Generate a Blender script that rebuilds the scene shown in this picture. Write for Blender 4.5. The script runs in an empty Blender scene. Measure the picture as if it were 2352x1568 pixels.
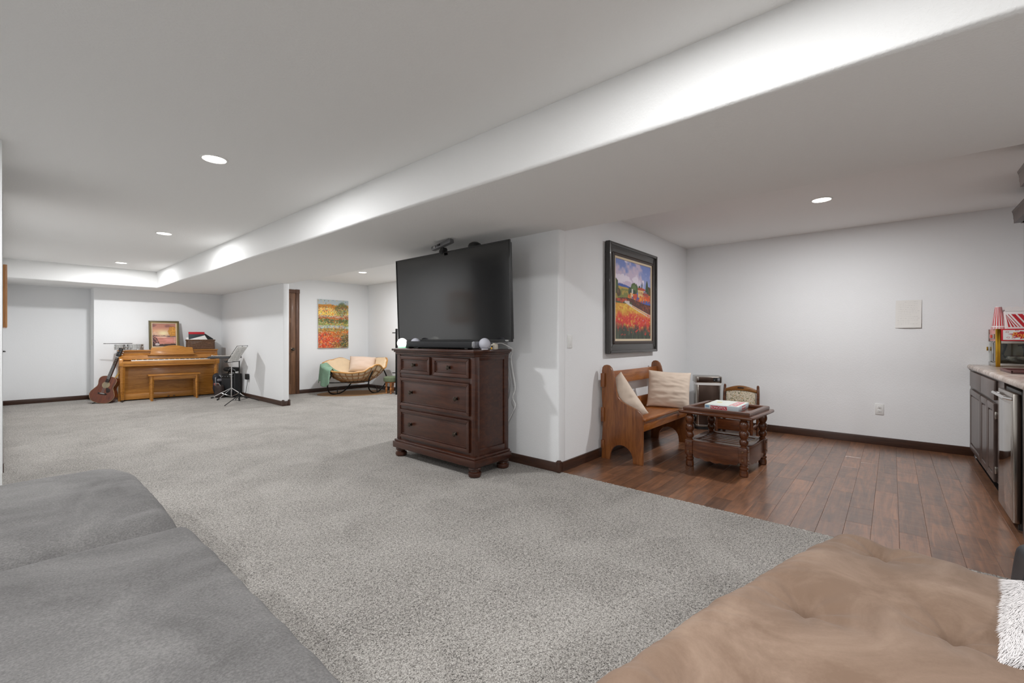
import bpy, bmesh, math, random
import numpy as np
from mathutils import Vector, Matrix, Euler, noise as mnoise

S = bpy.context.scene
COL = S.collection
rnd = random.Random(7)
R = math.radians
PI = math.pi

# ------------------------------------------------------------------ camera, world, exposure
cam_d = bpy.data.cameras.new('camera')
cam = bpy.data.objects.new('camera', cam_d)
COL.objects.link(cam)
cam_d.sensor_width = 36.0
cam_d.lens = 36.0 * 1012.86 / 2352.0
cam_d.shift_y = -7.07 / 2352.0
cam_d.clip_start = 0.03
cam.location = (0.0, 0.0, 1.173)
cam.rotation_euler = (R(90), 0, 0.7115 - R(90))
S.camera = cam

world = bpy.data.worlds.new('world')
S.world = world
world.use_nodes = True
world.node_tree.nodes['Background'].inputs[0].default_value = (0.94, 0.97, 1.0, 1)
world.node_tree.nodes['Background'].inputs[1].default_value = 0.3

S.view_settings.view_transform = 'Standard'
S.view_settings.look = 'None'
S.view_settings.exposure = 0.08
S.view_settings.gamma = 1.0
S.view_settings.use_curve_mapping = False
LAMP_W = 34.0            # watts of every recessed ceiling lamp

# ------------------------------------------------------------------ colour and materials
def lin(h):
    h = h.lstrip('#')
    out = []
    for i in (0, 2, 4):
        c = int(h[i:i+2], 16) / 255.0
        out.append(c / 12.92 if c <= 0.04045 else ((c + 0.055) / 1.055) ** 2.4)
    return (out[0], out[1], out[2], 1.0)

def newmat(name):
    m = bpy.data.materials.new(name)
    m.use_nodes = True
    nt = m.node_tree
    b = nt.nodes['Principled BSDF']
    return m, nt, b

def coords(nt, scale=(1, 1, 1), kind='Object', rot=(0, 0, 0)):
    if kind == 'Position':
        g = nt.nodes.new('ShaderNodeNewGeometry'); out = g.outputs['Position']
    else:
        t = nt.nodes.new('ShaderNodeTexCoord'); out = t.outputs[kind]
    mp = nt.nodes.new('ShaderNodeMapping')
    mp.inputs['Scale'].default_value = scale
    mp.inputs['Rotation'].default_value = rot
    nt.links.new(out, mp.inputs['Vector'])
    return mp

def noise_tex(nt, vec, scale, detail=4, rough=0.55, dist=0.0):
    n = nt.nodes.new('ShaderNodeTexNoise')
    n.inputs['Scale'].default_value = scale
    n.inputs['Detail'].default_value = detail
    n.inputs['Roughness'].default_value = rough
    n.inputs['Distortion'].default_value = dist
    nt.links.new(vec, n.inputs['Vector'])
    return n

def ramp(nt, fac, stops):
    r = nt.nodes.new('ShaderNodeValToRGB')
    el = r.color_ramp.elements
    el[0].position, el[0].color = stops[0]
    el[1].position, el[1].color = stops[1]
    for p, c in stops[2:]:
        e = el.new(p); e.color = c
    nt.links.new(fac, r.inputs['Fac'])
    return r

def bump(nt, b, height, strength=0.3, dist=0.01):
    n = nt.nodes.new('ShaderNodeBump')
    n.inputs['Strength'].default_value = strength
    n.inputs['Distance'].default_value = dist
    nt.links.new(height, n.inputs['Height'])
    nt.links.new(n.outputs['Normal'], b.inputs['Normal'])

def plain(name, col, rough=0.5, metal=0.0, var=0.0, vs=20.0, bs=0.0, bscale=200.0, bdist=0.002, coat=0.0, sheen=0.0, spec=None, emit=None):
    m, nt, b = newmat(name)
    c = lin(col) if isinstance(col, str) else col
    b.inputs['Base Color'].default_value = c
    b.inputs['Roughness'].default_value = rough
    b.inputs['Metallic'].default_value = metal
    b.inputs['Coat Weight'].default_value = coat
    b.inputs['Sheen Weight'].default_value = sheen
    if spec is not None: b.inputs['Specular IOR Level'].default_value = spec
    if var > 0:
        mp = coords(nt)
        n = noise_tex(nt, mp.outputs[0], vs)
        lo = tuple(x * (1 - var) for x in c[:3]) + (1,)
        hi = tuple(min(1, x * (1 + var)) for x in c[:3]) + (1,)
        r = ramp(nt, n.outputs['Fac'], [(0.3, lo), (0.7, hi)])
        nt.links.new(r.outputs[0], b.inputs['Base Color'])
    if bs > 0:
        mp = coords(nt)
        n = noise_tex(nt, mp.outputs[0], bscale, 3)
        bump(nt, b, n.outputs['Fac'], bs, bdist)
    if emit is not None:
        b.inputs['Emission Color'].default_value = c
        b.inputs['Emission Strength'].default_value = emit
    return m

def wood(name, dark, light, stretch=(3, 30, 30), rough=0.35, coat=0.2, kind='Object', mid=None, bs=0.05, dist=1.2):
    m, nt, b = newmat(name)
    mp = coords(nt, stretch, kind)
    vec = mp.outputs[0]
    n = noise_tex(nt, vec, 1.0, 6, 0.6, dist)
    n2 = noise_tex(nt, vec, 5.0, 3, 0.6, 0.3)
    mx = nt.nodes.new('ShaderNodeMath'); mx.operation = 'MULTIPLY_ADD'
    nt.links.new(n2.outputs['Fac'], mx.inputs[0]); mx  .inputs[1].default_value = 0.35
    nt.links.new(n.outputs['Fac'], mx.inputs[2])
    st = [(0.42, lin(dark)), (0.95, lin(light))]
    if mid: st.append((0.65, lin(mid)))
    r = ramp(nt, mx.outputs[0], st)
    nt.links.new(r.outputs[0], b.inputs['Base Color'])
    b.inputs['Roughness'].default_value = rough
    b.inputs['Coat Weight'].default_value = coat
    b.inputs['Coat Roughness'].default_value = 0.15
    if bs: bump(nt, b, n2.outputs['Fac'], bs, 0.002)
    return m

def wall_mat(name, col, bs=0.2):
    m, nt, b = newmat(name)
    b.inputs['Base Color'].default_value = lin(col)
    b.inputs['Roughness'].default_value = 0.75
    b.inputs['Specular IOR Level'].default_value = 0.25
    mp = coords(nt, kind='Position')
    n = noise_tex(nt, mp.outputs[0], 85.0, 2, 0.5)
    r = ramp(nt, n.outputs['Fac'], [(0.45, (0, 0, 0, 1)), (0.62, (1, 1, 1, 1))])
    bump(nt, b, r.outputs[0], bs, 0.0016)
    return m

def carpet_mat():
    m, nt, b = newmat('carpet pile')
    mp = coords(nt, kind='Position')
    big = noise_tex(nt, mp.outputs[0], 2.2, 4, 0.6, 0.6)
    tuft = noise_tex(nt, mp.outputs[0], 190.0, 3, 0.7, 0.8)
    tuft2 = noise_tex(nt, mp.outputs[0], 75.0, 2, 0.6, 0.5)
    a = nt.nodes.new('ShaderNodeMath'); a.operation = 'MULTIPLY_ADD'
    nt.links.new(tuft2.outputs['Fac'], a.inputs[0]); a  .inputs[1].default_value = 0.35
    nt.links.new(tuft.outputs['Fac'], a.inputs[2])
    c = nt.nodes.new('ShaderNodeMath'); c.operation = 'MULTIPLY_ADD'
    nt.links.new(big.outputs['Fac'], c.inputs[0]); c.inputs[1].default_value = 0.14
    nt.links.new(a.outputs[0], c.inputs[2])
    r = ramp(nt, c.outputs[0], [(0.575, lin('#3d3935')), (0.85, lin('#dad5cf')), (0.70, lin('#9d9790'))])
    nt.links.new(r.outputs[0], b.inputs['Base Color'])
    b.inputs['Roughness'].default_value = 0.95
    b.inputs['Specular IOR Level'].default_value = 0.1
    b.inputs['Sheen Weight'].default_value = 0.15
    bump(nt, b, a.outputs[0], 0.9, 0.012)
    return m

def plank_mat():
    m, nt, b = newmat('hand scraped plank')
    oi = nt.nodes.new('ShaderNodeObjectInfo')
    off = nt.nodes.new('ShaderNodeVectorMath'); off.operation = 'SCALE'
    off.inputs[0].default_value = (37.0, 91.0, 13.0)
    nt.links.new(oi.outputs['Random'], off.inputs['Scale'])
    g = nt.nodes.new('ShaderNodeNewGeometry')
    add = nt.nodes.new('ShaderNodeVectorMath'); add.operation = 'ADD'
    nt.links.new(g.outputs['Position'], add.inputs[0]); nt.links.new(off.outputs[0], add.inputs[1])
    mp = nt.nodes.new('ShaderNodeMapping'); mp.inputs['Scale'].default_value = (1.6, 22, 5)
    nt.links.new(add.outputs[0], mp.inputs['Vector'])
    n = noise_tex(nt, mp.outputs[0], 1.0, 6, 0.62, 1.6)
    mp2 = nt.nodes.new('ShaderNodeMapping'); mp2.inputs['Scale'].default_value = (1.6, 3.0, 1)
    nt.links.new(add.outputs[0], mp2.inputs['Vector'])
    blot = noise_tex(nt, mp2.outputs[0], 2.2, 3, 0.6, 0.8)
    base = ramp(nt, n.outputs['Fac'], [(0.26, lin('#5e402b')), (0.80, lin('#a87450')), (0.52, lin('#835a40'))])
    br = ramp(nt, blot.outputs['Fac'], [(0.30, (0.40, 0.40, 0.42, 1)), (0.60, (1.0, 1.0, 1.0, 1))])
    mul = nt.nodes.new('ShaderNodeMix'); mul.data_type = 'RGBA'; mul.blend_type = 'MULTIPLY'
    mul.inputs['Factor'].default_value = 0.6
    nt.links.new(base.outputs[0], mul.inputs['A']); nt.links.new(br.outputs[0], mul.inputs['B'])
    tone = ramp(nt, oi.outputs['Random'], [(0.0, (0.66, 0.66, 0.67, 1)), (1.0, (1.22, 1.16, 1.08, 1))])
    mul2 = nt.nodes.new('ShaderNodeMix'); mul2.data_type = 'RGBA'; mul2.blend_type = 'MULTIPLY'
    mul2.inputs['Factor'].default_value = 1.0
    nt.links.new(mul.outputs['Result'], mul2.inputs['A']); nt.links.new(tone.outputs[0], mul2.inputs['B'])
    nt.links.new(mul2.outputs['Result'], b.inputs['Base Color'])
    b.inputs['Roughness'].default_value = 0.42
    b.inputs['Coat Weight'].default_value = 0.9
    b.inputs['Coat Roughness'].default_value = 0.22
    mp3 = nt.nodes.new('ShaderNodeMapping'); mp3.inputs['Scale'].default_value = (14, 2.5, 1)
    nt.links.new(add.outputs[0], mp3.inputs['Vector'])
    sc = noise_tex(nt, mp3.outputs[0], 1.0, 2, 0.5, 0.3)
    bump(nt, b, sc.outputs['Fac'], 0.55, 0.006)
    return m

def suede_mat(name, lo, hi, mid, ns=4.0, bs=0.15, sheen=0.4, fine=0.10, dist=1.5):
    m, nt, b = newmat(name)
    mp = coords(nt)
    n = noise_tex(nt, mp.outputs[0], ns, 6, 0.65, dist)
    f = noise_tex(nt, mp.outputs[0], 160.0, 3, 0.7)
    a = nt.nodes.new('ShaderNodeMath'); a.operation = 'MULTIPLY_ADD'
    nt.links.new(f.outputs['Fac'], a.inputs[0]); a.inputs[1].default_value = fine
    s1 = nt.nodes.new('ShaderNodeMath'); s1.operation = 'MULTIPLY'
    nt.links.new(n.outputs['Fac'], s1.inputs[0]); s1.inputs[1].default_value = 1 - fine
    nt.links.new(s1.outputs[0], a.inputs[2])
    r = ramp(nt, a.outputs[0], [(0.38, lin(lo)), (0.64, lin(hi)), (0.51, lin(mid))])
    nt.links.new(r.outputs[0], b.inputs['Base Color'])
    b.inputs['Roughness'].default_value = 0.85
    b.inputs['Specular IOR Level'].default_value = 0.2
    b.inputs['Sheen Weight'].default_value = sheen
    b.inputs['Sheen Roughness'].default_value = 0.4
    bump(nt, b, f.outputs['Fac'], bs, 0.003)
    return m

def attr_mat(name, rough=0.6, bs=0.2, coat=0.0):
    m, nt, b = newmat(name)
    a = nt.nodes.new('ShaderNodeAttribute'); a.attribute_name = 'paint'
    nt.links.new(a.outputs['Color'], b.inputs['Base Color'])
    b.inputs['Roughness'].default_value = rough
    b.inputs['Coat Weight'].default_value = coat
    if bs:
        mp = coords(nt); n = noise_tex(nt, mp.outputs[0], 120.0, 3)
        bump(nt, b, n.outputs['Fac'], bs, 0.002)
    return m

def glass_mat(name, tint='#f4f8f6'):
    # thin clear pane: mostly see-through with a Fresnel gloss
    m, nt, b = newmat(name)
    tr = nt.nodes.new('ShaderNodeBsdfTransparent'); tr.inputs[0].default_value = lin(tint)
    gl = nt.nodes.new('ShaderNodeBsdfGlossy'); gl.inputs['Roughness'].default_value = 0.03
    fr = nt.nodes.new('ShaderNodeFresnel'); fr.inputs['IOR'].default_value = 1.45
    mx = nt.nodes.new('ShaderNodeMixShader')
    nt.links.new(fr.outputs[0], mx.inputs[0]); nt.links.new(tr.outputs[0], mx.inputs[1]); nt.links.new(gl.outputs[0], mx.inputs[2])
    nt.links.new(mx.outputs[0], nt.nodes['Material Output'].inputs['Surface'])
    return m

def granite_mat():
    m, nt, b = newmat('speckled laminate')
    mp = coords(nt)
    n = noise_tex(nt, mp.outputs[0], 9.0, 6, 0.7, 0.2)
    n2 = noise_tex(nt, mp.outputs[0], 90.0, 3, 0.7)
    a = nt.nodes.new('ShaderNodeMath'); a.operation = 'MULTIPLY_ADD'
    nt.links.new(n2.outputs['Fac'], a.inputs[0]); a.inputs[1].default_value = 0.4
    nt.links.new(n.outputs['Fac'], a.inputs[2])
    r = ramp(nt, a.outputs[0], [(0.45, lin('#7d6a60')), (0.95, lin('#d8cfc6')), (0.7, lin('#b7a79b'))])
    nt.links.new(r.outputs[0], b.inputs['Base Color'])
    b.inputs['Roughness'].default_value = 0.25
    return m

def floral_mat():
    m, nt, b = newmat('floral tapestry')
    mp = coords(nt)
    v = nt.nodes.new('ShaderNodeTexVoronoi'); v.inputs['Scale'].default_value = 34.0
    nt.links.new(mp.outputs[0], v.inputs['Vector'])
    n = noise_tex(nt, mp.outputs[0], 55.0, 3, 0.6, 2.0)
    vines = ramp(nt, n.outputs['Fac'], [(0.50, lin('#d9ccba')), (0.58, lin('#7d7a55'))])
    fl = ramp(nt, v.outputs['Color'], [(0.2, lin('#b4643a')), (0.8, lin('#4c6660')), (0.5, lin('#c99a5a'))])
    mask = ramp(nt, v.outputs['Distance'], [(0.16, (1, 1, 1, 1)), (0.26, (0, 0, 0, 1))])
    mx = nt.nodes.new('ShaderNodeMix'); mx.data_type = 'RGBA'
    nt.links.new(mask.outputs[0], mx.inputs['Factor'])
    nt.links.new(vines.outputs[0], mx.inputs['A']); nt.links.new(fl.outputs[0], mx.inputs['B'])
    nt.links.new(mx.outputs['Result'], b.inputs['Base Color'])
    b.inputs['Roughness'].default_value = 0.9
    return m

M = {}
M['wall'] = wall_mat('white wall paint', '#f0f1f2')
M['ceil'] = wall_mat('white ceiling paint', '#f2f2f1', 0.25)
M['carpet'] = carpet_mat()
M['plank'] = plank_mat()
M['dark'] = plain('dark board', '#1c120c', 0.8)  # dark brown, for the board under the planks and the guitar bridge
M['base'] = wood('walnut trim', '#2c1a12', '#4d3022', (4, 4, 60), 0.4, 0.3)
M['casing'] = wood('door casing walnut', '#462b1c', '#714c36', (40, 40, 3), 0.5, 0.05)
M['doorw'] = wood('door walnut', '#553823', '#896247', (30, 30, 2), 0.5, 0.05)
M['dresser'] = wood('mahogany', '#2a120a', '#4e2917', (14, 3, 26), 0.34, 0.22, mid='#3b1c0f', bs=.0)
M['piano'] = wood('honey oak', '#8a4f17', '#c98c3f', (3, 20, 34), 0.35, 0.3, mid='#b0752e')
M['bench'] = wood('amber pine', '#77401a', '#b57338', (3, 22, 26), 0.30, 0.4, mid='#975826')
M['benchend'] = wood('amber pine upright grain', '#5f3216', '#99602f', (22, 22, 2.5), 0.33, 0.3, mid='#7d4822')
M['tablew'] = wood('dark turned wood', '#3a1c0e', '#71401f', (40, 4, 40), 0.24, 0.25, mid='#532c16', bs=.0, dist=.5)
M['cab'] = wood('espresso cabinet', '#3a2d28', '#5d4c45', (24, 24, 3), 0.4, 0.2)
M['black'] = plain('black plastic', '#131313', 0.45)
M['blackm'] = plain('black steel', '#1b1a1a', 0.4, 0.5)
M['bronze'] = plain('dark bronze', '#5a5149', 0.2, 0.95)
M['chrome'] = plain('chrome', '#dcdcdc', 0.12, 1.0)
M['steel'] = plain('brushed steel', '#a9a39c', 0.22, 1.0)
M['steeld'] = plain('brown steel', '#4a3a32', 0.32, 0.7)
M['white'] = plain('white plastic', '#e9e9e7', 0.4)
M['paper'] = plain('paper', '#eceae6', 0.8)
M['glass'] = glass_mat('clear glass')
M['lampglow'] = plain('lamp diffuser', '#fff6ea', 0.5, emit=14.0)
M['trim'] = plain('lamp trim white', '#f2f2f0', 0.5)

# ------------------------------------------------------------------ mesh builder
class MB:
    def __init__(self):
        self.bm = bmesh.new()
    def _merge(self, t, mat=None):
        if mat is not None: bmesh.ops.transform(t, matrix=mat, verts=t.verts)
        me = bpy.data.meshes.new('tmp'); t.to_mesh(me); t.free()
        self.bm.from_mesh(me); bpy.data.meshes.remove(me)
        return self
    def box(self, c, s, bev=0.0, rot=None, seg=2):
        t = bmesh.new()
        bmesh.ops.create_cube(t, size=1.0)
        bmesh.ops.scale(t, vec=s, verts=t.verts)
        if bev > 0:
            bmesh.ops.bevel(t, geom=t.edges[:] , offset=min(bev, min(s) * 0.49), segments=seg, affect='EDGES', profile=0.5)
        m = Matrix.Translation(c)
        if rot: m = m @ Euler(rot).to_matrix().to_4x4()
        return self._merge(t, m)
    def lo(self, a, b, bev=0.0, seg=2):
        c = [(a[i] + b[i]) / 2 for i in range(3)]
        s = [abs(b[i] - a[i]) for i in range(3)]
        return self.box(c, s, bev, None, seg)
    def cyl(self, p0, p1, r0, r1=None, seg=14):
        return self.tube([p0, p1], [r0, r0 if r1 is None else r1], seg)
    def tube(self, pts, r, seg=8, closed=False):
        P = [Vector(p) for p in pts]
        n = len(P)
        rr = r if isinstance(r, (list, tuple)) else [r] * n
        T = []
        for i in range(n):
            a = P[(i - 1) % n] if closed or i > 0 else P[i]
            b = P[(i + 1) % n] if closed or i < n - 1 else P[i]
            d = (b - a)
            T.append(d.normalized() if d.length > 1e-9 else Vector((0, 0, 1)))
        up = Vector((0, 0, 1)) if abs(T[0].z) < 0.9 else Vector((1, 0, 0))
        N = T[0].cross(up).normalized()
        rings = []
        for i in range(n):
            N = (N - T[i] * N.dot(T[i])).normalized()
            B = T[i].cross(N)
            rings.append([self.bm.verts.new(P[i] + (N * math.cos(2*PI*k/seg) + B * math.sin(2*PI*k/seg)) * rr[i]) for k in range(seg)])
        m = n if closed else n - 1
        for i in range(m):
            a, b = rings[i], rings[(i + 1) % n]
            for k in range(seg):
                self.bm.faces.new((a[k], a[(k+1) % seg], b[(k+1) % seg], b[k]))
        if not closed:
            self.bm.faces.new(rings[0][::-1]); self.bm.faces.new(rings[-1])
        return self
    def lathe(self, prof, loc=(0, 0, 0), seg=20, mat=None):
        t = bmesh.new()
        rings = []
        for r, z in prof:
            if r < 1e-6: rings.append([t.verts.new((0, 0, z))])
            else: rings.append([t.verts.new((r * math.cos(2*PI*k/seg), r * math.sin(2*PI*k/seg), z)) for k in range(seg)])
        for a, b in zip(rings, rings[1:]):
            for k in range(seg):
                k2 = (k + 1) % seg
                if len(a) == 1 and len(b) == 1: continue
                if len(a) == 1: t.faces.new((a[0], b[k2], b[k]))
                elif len(b) == 1: t.faces.new((a[k], a[k2], b[0]))
                else: t.faces.new((a[k], a[k2], b[k2], b[k]))
        if len(rings[0]) > 1: t.faces.new(rings[0][::-1])
        if len(rings[-1]) > 1: t.faces.new(rings[-1])
        m = Matrix.Translation(loc)
        if mat is not None: m = m @ mat
        return self._merge(t, m)
    def prism(self, poly, axis, a, b, bev=0.0):
        # polygon in the two other axes (in x,y,z order), extruded along axis from a to b
        t = bmesh.new()
        def mk(u, v, w):
            q = [0, 0, 0]; o = [i for i in range(3) if i != axis]
            q[o[0]], q[o[1]], q[axis] = u, v, w
            return q
        va = [t.verts.new(mk(u, v, a)) for u, v in poly]
        vb = [t.verts.new(mk(u, v, b)) for u, v in poly]
        n = len(poly)
        fa = t.faces.new(va); fb = t.faces.new(vb[::-1])
        for i in range(n):
            t.faces.new((va[i], vb[i], vb[(i+1) % n], va[(i+1) % n]))
        bmesh.ops.recalc_face_normals(t, faces=t.faces[:])
        if bev > 0:
            e = [x for x in t.edges if len(x.link_faces) == 2 and (fa in x.link_faces or fb in x.link_faces)]
            bmesh.ops.bevel(t, geom=e, offset=bev, segments=2, affect='EDGES', profile=0.5)
        bmesh.ops.triangulate(t, faces=[f for f in t.faces if len(f.verts) > 4])
        return self._merge(t)
    def ring(self, axis, u0, v0, u1, v1, t, a, b, bev=0.0):
        # a mitred rectangular frame of four bars
        o = ((u0, v0), (u1, v0), (u1, v1), (u0, v1)); q = ((u0+t, v0+t), (u1-t, v0+t), (u1-t, v1-t), (u0+t, v1-t))
        for k in range(4):
            j = (k + 1) % 4
            self.prism([o[k], o[j], q[j], q[k]], axis, a, b, bev)
        return self
    def ball(self, c, r, sc=(1, 1, 1), u=20, v=12):
        t = bmesh.new()
        bmesh.ops.create_uvsphere(t, u_segments=u, v_segments=v, radius=r)
        bmesh.ops.scale(t, vec=sc, verts=t.verts)
        return self._merge(t, Matrix.Translation(c))
    def raw(self, verts, faces):
        vs = [self.bm.verts.new(v) for v in verts]
        for f in faces: self.bm.faces.new([vs[i] for i in f])
        return self
    def grid(self, fn, nu, nv, close_u=False):
        vs = [[self.bm.verts.new(fn(i / (nu if close_u else nu - 1), j / (nv - 1))) for j in range(nv)] for i in range(nu)]
        for i in range(nu if close_u else nu - 1):
            for j in range(nv - 1):
                i2 = (i + 1) % nu
                self.bm.faces.new((vs[i][j], vs[i2][j], vs[i2][j+1], vs[i][j+1]))
        return self
    def rbox(self, s, r, n, fn=None):
        # rounded box on a fine grid, centred, z from 0 to s[2]; fn deforms every vertex
        t = bmesh.new()
        hx, hy, hz = s[0]/2, s[1]/2, s[2]/2
        def put(p):
            q = [max(-h + r, min(h - r, v)) for v, h in zip(p, (hx, hy, hz))]
            d = Vector(p) - Vector(q)
            if d.length > 1e-9: d = d.normalized() * r
            w = Vector(q) + d
            w.z += hz
            if fn: w = Vector(fn(w))
            return w
        def face(a, b, c, sgn, na, nb):
            h = (hx, hy, hz)
            g = []
            for i in range(na + 1):
                row = []
                for j in range(nb + 1):
                    p = [0, 0, 0]
                    p[a] = h[a] * (2*i/na - 1); p[b] = h[b] * (2*j/nb - 1); p[c] = sgn * h[c]
                    row.append(t.verts.new(put(p)))
                g.append(row)
            for i in range(na):
                for j in range(nb):
                    q = (g[i][j], g[i+1][j], g[i+1][j+1], g[i][j+1])
                    t.faces.new(q if sgn > 0 else q[::-1])
        face(0, 1, 2, 1, n[0], n[1]); face(0, 1, 2, -1, n[0], n[1])
        face(1, 2, 0, 1, n[1], n[2]); face(1, 2, 0, -1, n[1], n[2])
        face(2, 0, 1, 1, n[2], n[0]); face(2, 0, 1, -1, n[2], n[0])
        bmesh.ops.remove_doubles(t, verts=t.verts[:], dist=1e-5)
        return self._merge(t)
    def build(self, name, mat, parent=None, ang=35, fix=True):
        if fix: bmesh.ops.recalc_face_normals(self.bm, faces=self.bm.faces[:])
        me = bpy.data.meshes.new(name)
        self.bm.to_mesh(me); self.bm.free()
        me.materials.append(mat if not isinstance(mat, str) else M[mat])
        me.polygons.foreach_set('use_smooth', [True] * len(me.polygons))
        me.set_sharp_from_angle(angle=R(ang))
        o = bpy.data.objects.new(name, me)
        COL.objects.link(o)
        if parent is not None: o.parent = parent
        return o

def smooth(pts, m=5):
    # Catmull-Rom through the points
    P = [Vector(p) for p in pts]; out = []
    for i in range(len(P) - 1):
        a, b, c, d = P[max(0, i-1)], P[i], P[i+1], P[min(len(P)-1, i+2)]
        for k in range(m):
            t = k/m
            out.append(.5*((2*b) + (c - a)*t + (2*a - 5*b + 4*c - d)*t*t + (3*b - a - 3*c + d)*t**3))
    return out + [P[-1]]

def tag(o, label=None, cat=None, group=None, kind=None):
    if label: o['label'] = label
    if cat: o['category'] = cat
    if group: o['group'] = group
    if kind: o['kind'] = kind
    return o

def thing(name, label, cat, loc=(0, 0, 0), rz=0.0, group=None, rot=None):
    o = bpy.data.objects.new(name, None)
    o.empty_display_size = 0.1
    COL.objects.link(o)
    o.location = loc
    o.rotation_euler = rot if rot else (0, 0, rz)
    return tag(o, label, cat, group)

def struct(name, mb, mat, parent=None, ang=35):
    o = mb.build(name, mat, parent, ang)
    if parent is None: o['kind'] = 'structure'
    return o

def text(name, body, size, mat, parent, loc, rot, ext=0.0008, align='CENTER', shear=0.0, sx=1.0):
    c = bpy.data.curves.new(name, 'FONT')
    c.body = body; c.size = size; c.extrude = ext; c.align_x = align; c.align_y = 'CENTER'; c.shear = shear
    c.resolution_u = 4
    c.materials.append(mat if not isinstance(mat, str) else M[mat])
    f = bpy.data.objects.new(name, c); COL.objects.link(f)
    me = bpy.data.meshes.new_from_object(f.evaluated_get(bpy.context.evaluated_depsgraph_get()))
    bpy.data.objects.remove(f)
    if not me.materials: me.materials.append(mat if not isinstance(mat, str) else M[mat])
    o = bpy.data.objects.new(name, me); COL.objects.link(o); o['kind'] = 'stuff'
    o.parent = parent; o.location = loc; o.rotation_euler = rot; o.scale = (sx, 1, 1)
    return o

# ------------------------------------------------------------------ painted surfaces (colours per vertex, as on the canvas)
def vhash(ix, iy, s):
    h = (ix * 374761393 + iy * 668265263 + s * 974634749) & 0xffffffff
    h = ((h ^ (h >> 13)) * 1274126177) & 0xffffffff
    return ((h ^ (h >> 16)) & 0xffff) / 65535.0
def vn(x, y, s=0):
    x = np.asarray(x, float); y = np.asarray(y, float)
    ix = np.floor(x).astype(np.int64); iy = np.floor(y).astype(np.int64)
    fx = x - ix; fy = y - iy
    fx = fx*fx*(3-2*fx); fy = fy*fy*(3-2*fy)
    a = vhash(ix, iy, s); b = vhash(ix+1, iy, s); c = vhash(ix, iy+1, s); d = vhash(ix+1, iy+1, s)
    return (a*(1-fx)+b*fx)*(1-fy) + (c*(1-fx)+d*fx)*fy
def fbm(x, y, s=0):
    return 0.5*vn(x, y, s) + 0.3*vn(2*x, 2*y, s+1) + 0.2*vn(4*x, 4*y, s+2)

def canvas(name, w, h, nu, nv, paint, mat, parent, loc, rot):
    # a thin printed panel in its local XZ plane, front towards -Y
    us = (np.arange(nu) + .5) / nu; vs = (np.arange(nv) + .5) / nv
    U, V = np.meshgrid(us, vs, indexing='ij')
    rgb = paint(U, V)                               # nu,nv,3 sRGB 0..1
    l = np.where(rgb <= .04045, rgb/12.92, ((np.clip(rgb, 0, 1)+.055)/1.055)**2.4)
    verts = [((i/nu-.5)*w, 0, (j/nv-.5)*h) for i in range(nu+1) for j in range(nv+1)]
    f = lambda i, j: i*(nv+1)+j
    faces = [(f(i, j), f(i+1, j), f(i+1, j+1), f(i, j+1)) for i in range(nu) for j in range(nv)]
    me = bpy.data.meshes.new(name); me.from_pydata(verts, [], faces)
    at = me.color_attributes.new('paint', 'FLOAT_COLOR', 'CORNER')
    c = np.ones((nu*nv, 4, 4), np.float32); c[:, :, :3] = l.reshape(-1, 3)[:, None, :]
    at.data.foreach_set('color', c.ravel())
    me.materials.append(mat)
    o = bpy.data.objects.new(name, me); COL.objects.link(o)
    o.parent = parent; o.location = loc; o.rotation_euler = rot
    return o

def H(h):
    h = h.lstrip('#'); return np.array([int(h[i:i+2], 16)/255 for i in (0, 2, 4)])
def mixc(A, col, k):
    return A*(1-k[..., None]) + np.asarray(col)*k[..., None]
def sm(x, a, b):
    t = np.clip((x-a)/(b-a), 0, 1); return t*t*(3-2*t)

# ================================================================== STRUCTURE
ZC, ZS = 2.44, 2.1286
XF, XT, XN = 6.356, 3.192, 1.945          # far nook wall, television wall, near face of the soffit
struct('floor', MB().lo((-2.4, -3.2, -0.05), (3.205, 11.9, 0)).lo((3.205, 2.25, -0.05), (6.0, 11.9, 0)), 'carpet')
# ragged carpet edge along the boards
eb = MB()
n = 620
vs, fs = [], []
for i in range(n + 1):
    y = -0.95 + i * (2.212 + 0.95) / n
    x = 3.207 + rnd.uniform(0.0, 0.011)
    vs += [(3.19, y, -0.002), (x - 0.003, y, 0.003 + rnd.uniform(0, .002)), (x, y + rnd.uniform(-.003, .003), -0.012)]
for i in range(n):
    a = i * 3
    fs += [(a, a+3, a+4, a+1), (a+1, a+4, a+5, a+2)]
eb.raw(vs, fs)
eb.build('carpet_edge', 'carpet', bpy.data.objects['floor'])['kind'] = 'stuff'

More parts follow.
